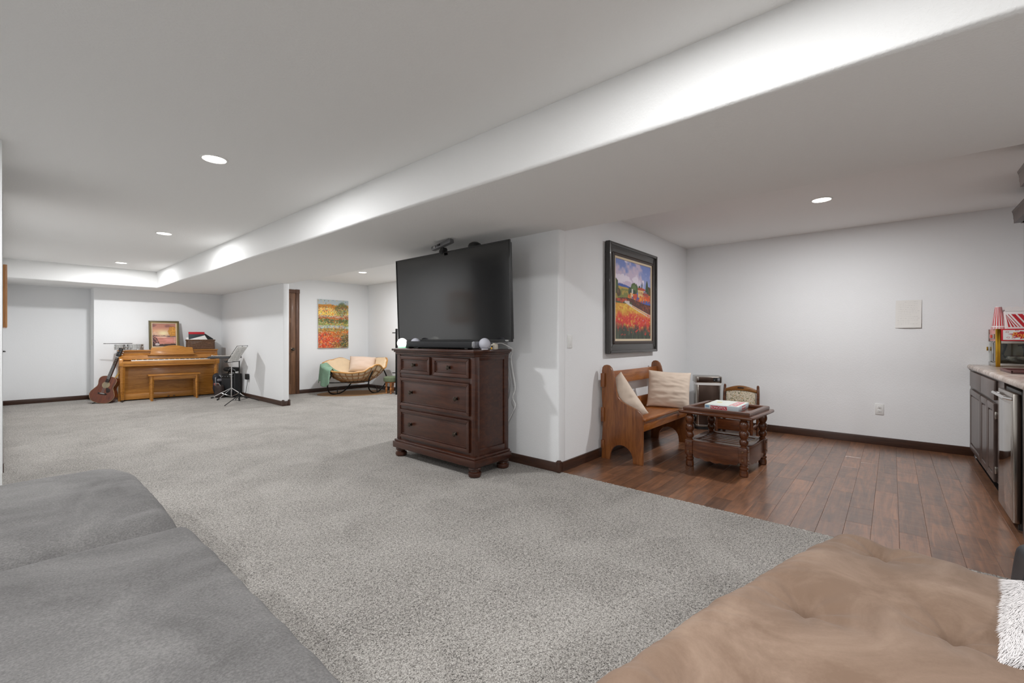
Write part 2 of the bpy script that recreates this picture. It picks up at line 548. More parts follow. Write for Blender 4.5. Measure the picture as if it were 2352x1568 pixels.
fb = struct('floor_boards', MB().lo((3.205, -1.18, -0.06), (6.45, 2.25, -0.02)), 'dark')
JOINTS = {0: [5.042, 4.427], 1: [4.835, 4.229, 3.567], 2: [5.547, 4.299, 3.449], 3: [5.196, 4.412, 3.765], 4: [5.532, 5.126, 3.867], -1: [5.34, 4.718, 3.887, 3.567], -2: [5.519, 5.071, 4.649, 4.231], -3: [5.394, 4.557, 4.02]}
PW, Y0 = 0.1297, 0.098
for k in range(-17, 6):
    ya, yb = Y0 - PW*(k+1), Y0 - PW*k
    yb = min(yb, 2.209); ya = max(ya, -0.62)
    if yb - ya < 0.02: continue
    js = sorted(JOINTS.get(k, []))
    lo_, hi_ = 3.2, 6.35
    if not js: js = [3.2 + rnd.uniform(0.2, 1.0)]
    while js[-1] < hi_ - 0.35: js.append(js[-1] + rnd.choice([0.3, 0.42, 0.55, 0.7, 0.95]) + rnd.uniform(-.05, .05))
    while js[0] > lo_ + 0.4: js.insert(0, js[0] - rnd.choice([0.3, 0.42, 0.6, 0.8]) + rnd.uniform(-.05, .05))
    xs = [lo_] + [j for j in js if lo_ + 0.05 < j < hi_ - 0.05] + [hi_]
    for xa, xb in zip(xs, xs[1:]):
        MB().lo((xa + .0003, ya + .0003, -0.022), (xb - .0003, yb - .0003, -0.003 + rnd.uniform(-.0005, .0005)), 0.0009, 1).build('plank', 'plank', fb)

struct('ceiling', MB().lo((-2.4, -3.2, ZC), (6.6, 11.95, ZC + .08)), 'ceil')
struct('ceiling_soffit', MB().prism([(-.05, 10.6), (XN, 10.6), (XN, -3.1), (3.303, -3.1), (3.303, 11.8), (-.05, 11.8)], 2, ZS, ZC + .04, 0.02), 'ceil', ang=80)
def wall(name, a, b, bev=0.0): return struct(name, MB().lo(a, b, bev, 3), 'wall', ang=80)
wall('wall_television', (XT, 2.21, -.03), (3.30, 4.4, ZC + .02), .016)
wall('wall_nook_left', (3.283, 2.21, -.03), (6.5, 2.33, ZC + .02))
wall('wall_nook_far', (XF, -1.3, -.03), (XF + .12, 2.25, ZC + .02))
wall('wall_kitchen', (3.3, -1.30, -.03), (6.5, -1.18, ZC + .02))
wall('wall_near_right', (3.303, -3.1, -.03), (3.42, -1.18, ZC + .02))
wall('wall_rear', (-2.3, -3.2, -.03), (3.4, -3.08, ZC + .02))
wall('wall_near_left', (-2.32, -3.1, -.03), (-2.2, 4.4, ZC + .02))
wall('wall_landing', (-2.3, 4.3, -.03), (0.0, 4.42, ZC + .02))
wl = struct('wall_left', MB().lo((-.10, 4.3, -.03), (.006, 4.93, ZC + .02), .006).lo((-.10, 5.87, -.03), (.013, 11.80, ZC + .02)), 'wall')
wall('wall_hall_side', (-1.6, 4.42, -.03), (-1.5, 6.6, ZC + .02))
wall('wall_hall_end', (-1.6, 6.5, -.03), (-.1, 6.6, ZC + .02))
wall('wall_alcove_back', (-.1, 11.746, -.03), (1.25, 11.87, ZC + .02))
struct('wall_piano', MB().prism([(1.147, 11.278), (3.35, 11.278), (3.35, 11.40), (1.25, 11.40), (1.25, 11.80), (1.135, 11.80), (1.135, 11.290), (1.1385, 11.2815)], 2, -.03, ZC + .02), 'wall')
wall('wall_partition', (3.20, 8.0, -.03), (3.30, 11.35, ZC), .012)
wall('wall_back_room', (3.25, 9.534, -.03), (5.9, 9.65, ZC + .02))
wall('wall_back_room_right', (5.76, 2.3, -.03), (5.88, 9.6, ZC + .02))

def baseb(name, a, b):
    return struct(name, MB().lo(a, b, 0.004, 2), 'base')
BH = .083
baseb('baseboard_nook_far', (XF - .015, -.62, -.004), (XF + .01, 2.2, BH))
baseb('baseboard_nook_left', (3.22, 2.195, -.004), (XF, 2.215, BH))
baseb('baseboard_television', (XT - .014, 2.22, 0), (XT + .01, 4.39, BH))
baseb('baseboard_partition', (3.186, 8.01, 0), (3.21, 11.28, BH))
baseb('baseboard_partition_end', (3.215, 7.986, 0), (3.29, 8.01, BH))
baseb('baseboard_piano', (1.16, 11.264, 0), (3.2, 11.29, BH))
struct('baseboard_left', MB().lo((.008, 5.875, 0), (.019, 8.92, BH), .003).lo((.008, 9.98, 0), (.019, 11.74, BH), .003), 'base')
baseb('baseboard_alcove', (.012, 11.731, 0), (1.14, 11.76, BH))
baseb('baseboard_alcove_return', (1.121, 11.28, 0), (1.15, 11.75, BH))
baseb('baseboard_back_room', (4.138, 9.52, 0), (5.76, 9.545, BH))
baseb('baseboard_back_room_right', (5.746, 4.0, 0), (5.77, 9.534, BH))
def corner_block(i, x, y):
    mb = MB().lo((x - .018, y - .018, 0), (x + .018, y + .018, BH + .004), .004)
    mb.lo((x - .021, y - .021, BH + .004), (x + .021, y + .021, BH + .014), .004).lo((x - .014, y - .014, BH + .012), (x + .014, y + .014, BH + .022), .003)
    struct('trim_%d' % i, mb, 'base')
corner_block(1, XT - .002, 2.208)
corner_block(2, 3.198, 7.998)
corner_block(3, 3.297, 7.996)

# door with rosette casing in the back room
d1 = thing('door_1', 'walnut panelled door with rosette corner casing in the back room', None, (3.735, 9.534, 0)); d1['kind'] = 'structure'
mb = MB().lo((-.33, -.004, .005), (.325, .02, 2.125))
for xa, xb in ((-.33, -.23), (-.045, .055), (.225, .325)): mb.lo((xa, -.016, .005), (xb, -.003, 2.125), .003)
for za, zb in ((.005, .22), (.86, .99), (1.50, 1.60), (2.0, 2.125)): mb.lo((-.33, -.015, za), (.325, -.003, zb), .003)
mb.build('door_leaf', 'doorw', d1)
pm = MB()
for za, zb in ((.25, .83), (1.02, 1.47), (1.63, 1.97)):
    for xa, xb in ((-.20, -.075), (.085, .195)): pm.lo((xa, -.012, za), (xb, -.003, zb), .006)
pm.build('raised_panel', 'doorw', d1)
MB().lo((.331, -.022, 0), (.403, .01, 2.128), .005).lo((.345, -.026, 0), (.389, -.01, 2.128), .004).build('casing', 'casing', d1)
MB().lo((-.41, -.022, 0), (-.335, .01, 2.128), .005).build('casing', 'casing', d1)
MB().lo((-.335, -.022, 2.128), (.331, .01, 2.2), .005).build('casing', 'casing', d1)
ro = MB().lo((.326, -.028, 2.122), (.408, .01, 2.205), .004)
ro.lathe([(.03, 0), (.03, .006), (.022, .006), (.018, .002), (.010, .002), (.010, .008), (0, .009)], (.367, -.028, 2.163), 20, Euler((R(90), 0, 0)).to_matrix().to_4x4())
ro.build('rosette', 'casing', d1)
kb = MB().lathe([(.032, 0), (.032, .008), (.013, .012), (.012, .035), (.027, .045), (.030, .058), (.022, .070), (0, .073)], (.26, -.014, .945), 20, Euler((R(90), 0, 0)).to_matrix().to_4x4())
kb.build('door_knob', 'bronze', d1)
MB().lo((.329, -.019, .93), (.334, -.012, 1.0)).build('strike_plate', 'bronze', d1)

# door on the left wall: only its lever and casing edge reach into view
d2 = thing('door_2', 'white door in the left wall with black lever handle', None, (.013, 9.45, 0)); d2['kind'] = 'structure'
MB().lo((-.004, -.45, 0), (.003, .45, 2.03), .002).build('door_leaf', 'white', d2)
MB().lathe([(.028, 0), (.028, .006), (.010, .008), (.010, .026), (0, .026)], (.003, .30, .985), 18, Euler((0, R(90), 0)).to_matrix().to_4x4()).lo((.002, .27, .955), (.006, .33, 1.06), .002).tube([(.026, .31, .985), (.030, .25, .985), (.028, .17, .982)], [.008, .008, .006], 8).build('lever_handle', 'black', d2)
MB().lo((.0, .45, 0), (.006, .52, 2.1), .002).build('casing', 'white', d2)

# ------------------------------------------------------------------ recessed ceiling lamps
def lamp(x, y, label):
    t = thing('recessed_lamp', label, 'ceiling light', (x, y, ZC), 0, 'recessed ceiling lamps')
    MB().lathe([(.070, -.002), (.073, -.007), (.083, -.006), (.086, 0), (.086, .004), (.070, .004)], (0, 0, 0), 36).build('trim_ring', 'trim', t)
    MB().lathe([(.0, -.0035), (.069, -.003), (.069, .0), (0, 0)], (0, 0, 0), 32).build('diffuser', 'lampglow', t)
    l = bpy.data.lights.new('lamp_light', 'AREA'); l.shape = 'DISK'; l.size = .13; l.energy = LAMP_W
    l.color = (.98, .99, 1.0)
    o = bpy.data.objects.new('lamp_light', l); COL.objects.link(o); o.parent = t; o.location = (0, 0, -.012)
    return t
lamp(.985, 3.622, 'recessed ceiling lamp nearest the camera, largest of the three over the carpet')
lamp(1.288, 6.647, 'recessed ceiling lamp in the middle of the row of three over the carpet')
lamp(1.317, 9.772, 'farthest recessed lamp of the row, just before the end of the raised ceiling')
lamp(4.53, 7.682, 'recessed ceiling lamp in the back room above the rattan lounge chair')
lamp(4.892, .488, 'recessed ceiling lamp over the wood floor nook')
lamp(1.05, .45, 'recessed ceiling lamp directly over the sofas, outside the view')
lamp(1.0, -2.3, 'unseen recessed ceiling lamp added behind the camera to light the room')  # out of view, added for ambient light from behind
lamp(-1.2, 1.6, 'unseen recessed ceiling lamp added over the landing beside the sofas for light')  # out of view, added only to light the left side
lamp(4.6, 4.6, 'recessed ceiling lamp in the back room behind the television')

# ================================================================== DRESSER AND TELEVISION
RX = lambda a: Euler((R(a), 0, 0)).to_matrix().to_4x4()
RY = lambda a: Euler((0, R(a), 0)).to_matrix().to_4x4()
RZ = lambda a: Euler((0, 0, R(a))).to_matrix().to_4x4()
D = thing('dresser', 'dark mahogany dresser with four drawers and bun feet carrying the television', 'dresser', (2.6, 3.21, 0))
b = MB().lo((.014, -.545, .17), (.43, .545, 1.03))
for ya, yb in ((-.55, -.502), (.502, .55)): b.lo((0, ya, .17), (.03, yb, 1.03), .004)
for za, zb in ((.17, .200), (.478, .510), (.790, .832), (1.0, 1.03)): b.lo((.004, -.51, za), (.03, .51, zb), .003)
b.lo((.006, -.015, .82), (.03, .025, 1.01), .003)
b.build('body', 'dresser', D)
sp = MB()
for s in (-1, 1):
    y0, y1 = (-.556, -.54) if s < 0 else (.54, .556)
    sp = MB().lo((.0, y0, .17), (.058, y1, 1.03), .004).lo((.372, y0, .17), (.43, y1, 1.03), .004)
    sp.lo((.05, y0, .17), (.38, y1, .225), .004).lo((.05, y0, .985), (.38, y1, 1.03), .004)
    sp.build('side_panel', 'dresser', D)
tp = MB().lo((-.045, -.588, 1.052), (.44, .588, 1.075), .006).lo((-.030, -.575, 1.036), (.435, .575, 1.054), .007).lo((-.016, -.564, 1.016), (.43, .564, 1.038), .008)
tp.build('top', 'dresser', D)
MB().lo((-.032, -.585, .088), (.44, .585, .150), .006).lo((-.022, -.575, .148), (.435, .575, .172), .010).build('base_molding', 'dresser', D)
for x, y in ((.03, -.525), (.03, .525), (.385, -.525), (.385, .525)):
    MB().lathe([(.036, 0), (.052, .006), (.058, .024), (.054, .040), (.040, .048), (.038, .054), (.052, .062), (.055, .074), (.046, .090)], (x, y, 0), 26).build('foot', 'dresser', D)
def drawer(y0, y1, z0, z1, knobs):
    d = MB().lo((-.004, y0, z0), (.02, y1, z1), .002)
    w = .030
    d.ring(0, y0, z0, y1, z1, w, -.016, 0, .004)
    i = w + .006
    d.ring(0, y0+i, z0+i, y1-i, z1-i, .007, -.009, 0, .002)
    o = d.build('drawer', 'dresser', D)
    for ky, kz in knobs:
        MB().lathe([(.016, 0), (.016, .004), (.008, .006), (.007, .014), (.017, .019), (.020, .026), (.014, .034), (0, .036)], (-.004, ky, kz), 10, RY(-90)).build('knob', 'bronze', o, ang=20)
drawer(.028, .495, .834, .998, [(.263, .918)])
drawer(-.495, -.018, .834, .998, [(-.240, .915)])
drawer(-.497, .497, .512, .788, [(.308, .652), (-.337, .647)])
drawer(-.497, .497, .202, .476, [(.316, .342), (-.327, .340)])

TV = thing('television', 'large flat black television standing on the dresser', 'television', (2.85, 3.275, 1.143), rot=(0, R(-2.2), 0))
W2, HT = .823, .872
bz = MB().ring(0, -W2, 0, W2, HT, .013, -.006, .012, .002)
bz.lo((-.0058, -W2 + .012, .010), (.01, W2 - .012, .020), .001)
bz.build('bezel', 'black', TV)
M['screen'] = plain('television glass', '#101011', 0.13, spec=0.9)
MB().lo((-.001, -W2 + .01, .018), (.01, W2 - .01, HT - .01)).build('screen', 'screen', TV)
MB().lo((.01, -W2 + .015, .02), (.045, W2 - .015, HT - .015), .01).lo((.04, -.5, .10), (.075, .5, .6), .02).build('back_shell', 'black', TV)
MB().lo((.01, -.07, -.05), (.045, .07, .12), .006).build('stand_neck', 'blackm', TV)
MB().box((-.01, 0, -.062), (.24, .62, .012), .004, (0, R(2.2), 0)).build('stand_base', 'blackm', TV)
text('logo', 'VIZIO', .016, 'white', TV, (-.0075, -W2 + .055, .011), (R(90), 0, R(-90)))

t = thing('sensor_camera', 'slim grey camera bar on a small foot on top of the television', 'camera', (2.815, 3.31, 2.014))
MB().lo((-.030, -.030, 0), (.03, .030, .020), .006).lo((-.034, -.024, -.03), (-.026, .024, .01), .003).prism([(-.030, .02), (.030, .02), (.012, .042), (-.012, .042)], 0, -.02, .03).build('foot', 'black', t)
M['cambar'] = plain('camera bar grey', '#6c6c6e', .3, .2)
ba = MB().box((-.012, 0, .066), (.055, .285, .042), .010, (R(-9), 0, 0)); bo = ba.build('sensor_bar', 'cambar', t)
for yy in (.085, .030, .008):
    q = Euler((R(-9), 0, 0)).to_matrix() @ Vector((-.030, yy, 0))
    MB().lathe([(.010, 0), (.010, .003), (.006, .004), (0, .003)], (-.012 + q.x, q.y, .066 + q.z), 14, RX(-9) @ RY(-90)).build('lens', 'chrome' if yy > .05 else 'black', bo)
t = thing('antenna_dome', 'round black puck peeking over the top edge of the television', 'antenna', (2.872, 2.93, 2.013))
MB().lathe([(.062, 0), (.064, .012), (.055, .035), (.030, .050), (0, .054)], (0, 0, 0), 28).build('dome', 'black', t)

t = SB = thing('soundbar', 'long black soundbar with a grey end cap lying along the dresser top', 'soundbar', (2.695, 3.25, 1.075))
M['grille'] = plain('black grille cloth', '#17181b', .7, bs=.3, bscale=900, bdist=.001)
MB().lo((-.038, -.505, .014), (.038, .545, .070), .006).build('grille', 'grille', t)
M['capgrey'] = plain('grey end cap', '#8b8c90', .35, .6)
MB().lo((-.039, -.535, .013), (.039, -.505, .071), .006).build('end_cap', 'capgrey', t)
MB().lo((-.0405, -.511, .018), (-.03, -.505, .066), .001).build('trim_strip', 'chrome', t)
for y in (-.42, .43): MB().lo((-.03, y - .02, 0), (.03, y + .02, .016), .003).build('foot', 'black', t)
def orb(loc, label, glow=False, r=.051):
    t = thing('smart_speaker', label, 'speaker', loc, 0, 'round speakers on the dresser')
    pr = [(r * .62, 0)] + [(r * math.cos(R(a)), r * .92 + r * math.sin(R(a))) for a in range(-52, 89, 9)] + [(0, r * 1.92)]
    MB().lathe(pr, (0, 0, 0.003), 30).build('shell', M['orbglow'] if glow else M['orbcloth'], t)
    MB().lathe([(r * .6, 0), (r * .64, .004), (r * .5, .006)], (0, 0, 0), 30).build('base', 'white', t)
    if glow: MB().tube([(r*.66*math.cos(2*PI*k/30), r*.66*math.sin(2*PI*k/30), .010) for k in range(30)], .003, 6, True).build('light_ring', M['ledgreen'], t)
M['orbcloth'] = plain('pale speaker cloth', '#c3c4ce', .8, bs=.2, bscale=900, bdist=.0005)
M['orbglow'] = plain('lit white globe', '#f4f4f0', .5, emit=1.1)
M['ledgreen'] = plain('green led', '#12a866', .5, emit=2.0)
orb((2.64, 3.735, 1.075), 'glowing white ball speaker at the left end of the soundbar', True)
orb((2.745, 2.680, 1.075), 'pale grey ball speaker at the right end of the soundbar')
orb((2.79, 3.715, 1.075), 'white ball speaker half hidden behind the soundbar')
t = thing('power_adapter', 'small beige plug box lying under the television corner', 'adapter', (2.86, 2.672, 1.075))
MB().lo((-.022, -.026, 0), (.022, .026, .046), .006).lo((-.012, -.012, .044), (.012, .012, .056), .003).build('case', plain('beige plastic', '#d6cdbd', .5), t)
MB().box((-.023, .008, .026), (.004, .014, .020), .001).build('socket', 'black', t)
t = thing('audio_plug', 'yellow cable plug at the edge of the dresser top', 'plug', (2.76, 2.615, 1.075))
MB().cyl((0, .0, .006), (0, -.004, .022), .006, .005, 10).build('plug_body', plain('yellow plastic', '#e0a51f', .4), t)
MB().tube([(0, .004, .02), (.0, .03, .016), (.03, .05, .006)], .0025, 6).build('lead', 'white', t)
c1 = MB().tube(smooth([(2.87, 2.655, 1.125), (2.90, 2.62, 1.13), (2.96, 2.59, 1.10), (3.06, 2.63, 1.07), (3.12, 2.70, .98), (3.13, 2.685, .85), (3.125, 2.655, .72), (3.125, 2.685, .62), (3.13, 2.66, .55), (3.135, 2.72, .44), (3.14, 2.80, .33), (3.15, 2.9, .25)]), .004, 6).build('power_cord', 'white', TV); bpy.context.view_layer.update(); c1.matrix_parent_inverse = TV.matrix_world.inverted()
c2 = MB().tube(smooth([(2.90, 2.69, 1.08), (3.0, 2.66, 1.085), (3.07, 2.69, 1.06), (3.11, 2.73, .95), (3.115, 2.72, .84), (3.11, 2.70, .74), (3.12, 2.73, .62), (3.13, 2.80, .5)]), .0035, 6).build('power_cord', plain('grey cord', '#9a9a9a', .5), SB); c2.matrix_parent_inverse = SB.matrix_world.inverted()

# ================================================================== NOOK: painting, bench, pillows, table, chair, bin
P = thing('framed_painting', 'large dark framed landscape of poppies and a village above the bench', 'painting', (4.588, 2.205, 1.588))
PWD, PHT = 1.185, 1.145
M['frame'] = plain('dark frame', '#2a2623', .28, coat=.5)
M['frameb'] = plain('brown frame bead', '#3a2c25', .35)
M['liner'] = plain('cream liner', '#d9c7ac', .8)
def frame_ring(w, h, t, y0, y1, bev=.003):
    return MB().ring(1, -w/2, -h/2, w/2, h/2, t, y0, y1, bev)
f = frame_ring(PWD, PHT, .105, -.045, -.004, .008).build('outer_frame', 'frame', P)
fr = frame_ring(PWD, PHT, .034, -.062, -.03, .010); fr.build('outer_rim', 'frame', P)
frame_ring(PWD - .19, PHT - .19, .035, -.050, -.02, .006).build('bead_molding', 'frameb', P)
bd = MB()
for i in range(70):
    a = i / 69 - .5
    for s in (-1, 1):
        bd.box((a * (PWD - .21), -.049, s * (PHT - .21) / 2), (.007, .006, .007))
        bd.box((s * (PWD - .21) / 2, -.049, a * (PHT - .21)), (.007, .006, .007))
o = bd.build('beading', 'frameb', P); o['kind'] = 'stuff'
frame_ring(PWD - .235, PHT - .235, .035, -.042, -.01, .002).build('liner', 'liner', P)
def village(U, V):
    A = np.zeros(U.shape + (3,))
    A[:] = H('#7a8bc4')
    A = mixc(A, H('#9aa3cf'), sm(V, .95, .68) if False else 1 - sm(V, .68, .95))
    cl = fbm(U*5, V*7, 3)
    A = mixc(A, H('#c9b8cd'), sm(cl + .25*np.exp(-((V-.84)/.10)**2), .48, .72))
    A = mixc(A, H('#e3d9e6'), sm(fbm(U*7+3, V*9, 11) + .2*np.exp(-((V-.75)/.07)**2), .66, .82))
    hill = .685 + .02*np.sin(U*7) - .06*U
    A = mixc(A, H('#4a62a8'), (V < hill)*1.0)
    A = mixc(A, H('#b99a4f'), ((V < .665 - .03*U) & (U < .42))*1.0)
    A = mixc(A, H('#7c7f45'), ((V < .635) & (U < .42))*sm(fbm(U*20, V*30, 5), .2, .6))
    tr = lambda cx, cy, rx, ry, col, s: (((U-cx)/rx)**2 + ((V-cy)/ry)**2 + .8*(fbm(U*40, V*40, s)-.5) < 1)*1.0
    for cx, cy, rx, ry, col, s in ((.03, .66, .06, .09, '#4f5a3c', 1), (.1, .58, .05, .05, '#5b4a35', 2), (.40, .62, .05, .05, '#3e4a3a', 3), (.52, .66, .10, .07, '#55663f', 4), (.47, .60, .08, .05, '#3a4638', 5), (.66, .67, .03, .04, '#3d4a3a', 6), (.95, .62, .07, .10, '#5a4a35', 7)):
        A = mixc(A, H(col), tr(cx, cy, rx, ry, col, s))
        A = mixc(A, H(col)*1.35, tr(cx-.01, cy+.015, rx*.5, ry*.5, col, s+20)*.6)
    for cx, b0, t0, w in ((.735, .63, .77, .018), (.885, .60, .80, .05)):
        A = mixc(A, H('#3c4f3a'), ((V > b0) & (V < t0) & (np.abs(U-cx) < w*np.clip((t0-V)/(t0-b0), 0, 1)**.6*1.2))*1.0)
    def rect(a, b, c, d, col): 
        nonlocal A
        A = mixc(A, H(col), ((U > a) & (U < b) & (V > c) & (V < d))*1.0)
    rect(.62, .78, .55, .655, '#e0b97c'); rect(.74, .97, .52, .60, '#d9a866'); rect(.78, .88, .58, .64, '#8a6f78')
    A = mixc(A, H('#b4533f'), ((V > .65) & (V < .69 - .12*np.abs(U-.72)) & (U > .61) & (U < .83))*1.0)
    A = mixc(A, H('#a54b42'), ((V > .595) & (V < .62) & (U > .75) & (U < .93))*1.0)
    A = mixc(A, H('#7a5f66'), ((V > .565) & (V < .595) & (U > .84) & (U < .98))*1.0)
    rect(.40, .44, .53, .60, '#d8a869'); rect(.44, .475, .55, .655, '#dcd3c8')
    for a in (.64, .68, .72): rect(a, a+.014, .60, .63, '#7a5240')
    bs_ = sm(fbm(U*16, V*18, 8), .35, .62)*((V > .49) & (V < .565 + .05*fbm(U*14, V*2, 2)) & (U > .33))
    A = mixc(A, H('#d5502f'), bs_*.9)
    A = mixc(A, H('#e79a3d'), bs_*sm(fbm(U*25, V*25, 31), .55, .7))
    low = V < .50 + .03*np.sin(U*5)
    A = mixc(A, H('#5a3a33'), low*1.0)
    A = mixc(A, H('#8a4a35'), low*sm(fbm(U*22, V*30, 9), .45, .7))
    A = mixc(A, H('#c2513a'), ((V > .455) & (V < .51) & (U < .35))*sm(fbm(U*18, V*18, 4), .3, .6))
    A = mixc(A, H('#566046'), ((V > .43) & (V < .475) & (U < .45))*1.0*sm(fbm(U*18, V*18, 14), .2, .5))
    pc = .27 + .9*np.clip((.47 - V)/.20, 0, 1)**1.1
    fld = (V < .455) & (U < pc)
    A = mixc(A, H('#d9a13f'), fld*1.0)
    A = mixc(A, H('#e8bf52'), fld*sm(fbm(U*14, V*25, 6), .45, .7))
    A = mixc(A, H('#cf6f35'), fld*sm(fbm(U*20, V*20, 16), .6, .75)*.7)
    pw = .045 + .085*np.clip((.47 - V)/.2, 0, 1)
    A = mixc(A, H('#d8cdc0'), ((np.abs(U - pc - .03) < pw) & (V < .475) & (V > .235))*sm(fbm(U*30, V*30, 77), .1, .3))
    A = mixc(A, H('#cfc3bd'), ((np.abs(V - .475) < .012) & (U > .25) & (U < .38))*1.0)
    A = mixc(A, H('#d9923f'), ((np.abs(V - (.53 - .22*U)) < .008) & (U > .45) & (U < .95))*.8)
    d = fbm(U*34, V*38, 21)
    k = sm(.36 - V + .12*(fbm(U*9, V*6, 22)-.5), .0, .10)
    A = mixc(A, H('#cf3f38'), k*sm(d, .28, .46))
    A = mixc(A, H('#e4604a'), k*sm(fbm(U*50, V*50, 25), .58, .7))
    A = mixc(A, H('#d8b8c8'), k*sm(fbm(U*40, V*44, 27), .74, .80))
    st = sm(.20 - V + .14*(fbm(U*12, V*4, 23)-.5), -.01, .10)
    A = mixc(A, H('#3f443b'), st*1.0)
    A = mixc(A, H('#5f6a55'), st*sm(vn(U*90, V*10, 24), .6, .8)*.7)
    A = mixc(A, H('#c8433a'), st*sm(fbm(U*30, V*34, 28), .66, .72)*(V > .05))
    return A
M['paint'] = attr_mat('oil paint')
canvas('canvas', PWD - .29, PHT - .29, 170, 190, village, M['paint'], P, (0, -.034, 0), (0, 0, 0))
MB().lo((-.5, -.030, -.48), (.5, -.012, .48)).build('backing', 'liner', P)

t = thing('light_switch', 'white rocker light switch on the wall beside the dark framed landscape', 'light switch', (3.36, 2.21, 1.145))
MB().lo((-.038, -.007, -.060), (.038, 0, .060), .004).build('plate', 'white', t)
MB().lo((-.017, -.011, -.034), (.017, -.004, .034), .003).build('rocker', 'white', t)
t = thing('light_switch', 'white light switch on the alcove return wall behind the guitar', 'light switch', (1.135, 11.50, 1.10))
MB().lo((-.007, -.036, -.058), (0, .036, .058), .003).build('plate', 'white', t)
MB().lo((-.011, -.016, -.033), (-.004, .016, .033), .002).build('rocker', 'white', t)
t = thing('wall_outlet', 'white power outlet low on the bare wall of the nook', 'outlet', (XF, .107, .39))
MB().lo((-.007, -.038, -.060), (0, .038, .060), .004).build('plate', 'white', t)
for z in (-.021, .021):
    so = MB().lo((-.010, -.017, z - .015), (-.005, .017, z + .015), .004).build('socket', 'white', t)
    sl = MB()
    for y in (-.006, .006): sl.lo((-.0108, y - .0012, z - .001), (-.0095, y + .0012, z + .008))
    sl.lo((-.0108, -.002, z - .010), (-.0095, .002, z - .006)).build('slot', 'black', so)
t = thing('paper_note', 'curled white sheet of handwritten notes taped on the nook wall', 'paper', (XF, -.128, 1.435))
def sheet(u, v):
    y = .104 - .208*u; z = -.148 + .296*v
    return (-.003 - .012*(1-v)**2*math.sin(PI*u) - .010*u**3*(1-v) - .002, y - .006*v, z)
MB().grid(sheet, 16, 18).build('sheet', M['paper'], t)
ln = MB()
for i in range(13):
    v = .93 - i*.066; u = .08 + .05*rnd.random()
    end = .85 if i not in (0, 7, 11) else .55
    if i == 0: u = .35; end = .8
    while u < end:
        w = rnd.uniform(.03, .10)
        a = sheet(u, v); c = sheet(u + w, v)
        h = rnd.uniform(.0008, .0018)
        ln.raw([(a[0]-.0008, a[1], a[2]), (c[0]-.0008, c[1], c[2]), (c[0]-.0008, c[1], c[2]+h), (a[0]-.0008, a[1], a[2]+h*rnd.uniform(.3, 1))], [(0, 1, 2, 3)])
        u += w + rnd.uniform(.015, .04)
o = ln.build('handwriting', plain('pencil grey', '#b4b3b1', .8), t); o['kind'] = 'stuff'

# pew bench
B = thing('pew_bench', 'small amber wooden pew bench with scrolled ends under the framed landscape', 'bench', (4.47, 1.95, -.003))
prof = [(-.205, 0), (-.205, .40), (-.198, .45), (-.178, .487), (-.14, .512), (-.09, .530), (-.04, .548), (.01, .575), (.045, .615), (.065, .665), (.075, .72), (.085, .79), (.10, .85), (.118, .890), (.143, .912), (.17, .918), (.195, .912), (.212, .892), (.218, .86), (.218, .60), (.205, .40), (.218, .15), (.222, 0), (.135, 0)]
for k in range(13):
    a = PI * k / 12
    prof.append((.012 + .118*math.cos(a), .03 + .125*math.sin(a)))
prof.append((-.108, 0))
for x in (-.60, .575):
    MB().prism(prof, 0, x, x + .030, .004).build('end_panel', 'benchend', B)
MB().lo((-.575, -.228, .405), (.58, .175, .430), .008).build('seat', 'bench', B)
MB().lo((-.575, -.205, .308), (.578, -.182, .405), .003).build('apron', 'bench', B)
MB().lo((-.585, .150, .722), (.585, .172, .850), .004).build('top_rail', 'bench', B)
MB().lo((-.575, .150, .430), (.575, .170, .545), .004).build('lower_rail', 'bench', B)
for a, c in (((-.618, .180, .70), (-.600, .222, .835)), ((-.612, .190, .36), (-.600, .222, .50)), ((-.612, .190, .10), (-.600, .222, .18))): MB().lo(a, c, .003).build('wall_batten', 'benchend', B)
def pillow_mesh(w, h, t, seed, wr=.012, pinch=.05, n=34):
    def f(sgn):
        def g(u, v):
            a, c = 2*u - 1, 2*v - 1
            k = (1 - abs(a)**2.6) * (1 - abs(c)**2.6)
            x = a * w/2 * (1 - pinch * (1 - c*c) * abs(a)**3)
            z = c * h/2 * (1 - pinch * (1 - a*a) * abs(c)**3)
            y = sgn * t/2 * max(0, k)**.55
            p = Vector((a*2.1 + seed, c*3.0, sgn*1.7))
            y += sgn * wr * mnoise.noise(Vector((p.x*.6 + p.y*.5, p.y*1.3 - p.x*.5, seed))) * min(1, k*3)
            y += sgn * wr * .5 * mnoise.noise(Vector((p.x*1.5 + p.y*1.2, p.y*2.6, seed + 5))) * min(1, k*3)
            return (x, y, z)
        return g
    mb = MB().grid(f(-1), n, n).grid(f(1), n, n)
    bmesh.ops.remove_doubles(mb.bm, verts=mb.bm.verts[:], dist=1e-4)
    return mb
M['cream'] = plain('cream cotton', '#ddcbba', .9, var=.04, vs=9, bs=.1, bscale=500, bdist=.001)
t = thing('throw_pillow', 'square cream pillow propped upright on the far half of the bench seat', 'pillow', (4.745, 1.842, .618), group='cream pillows on the pew bench', rot=(R(-14), R(3), R(-68)))
pillow_mesh(.44, .40, .15, 3.1, .011, .05, 48).build('cover', 'cream', t, ang=80)
t = thing('throw_pillow', 'cream pillow leaning edge-on inside the near end of the bench', 'pillow', (3.985, 1.985, .580), group='cream pillows on the pew bench', rot=(R(-3), R(36), R(88)))
pillow_mesh(.27, .47, .13, 8.4, .010, .06, 40).build('cover', 'cream', t, ang=80)

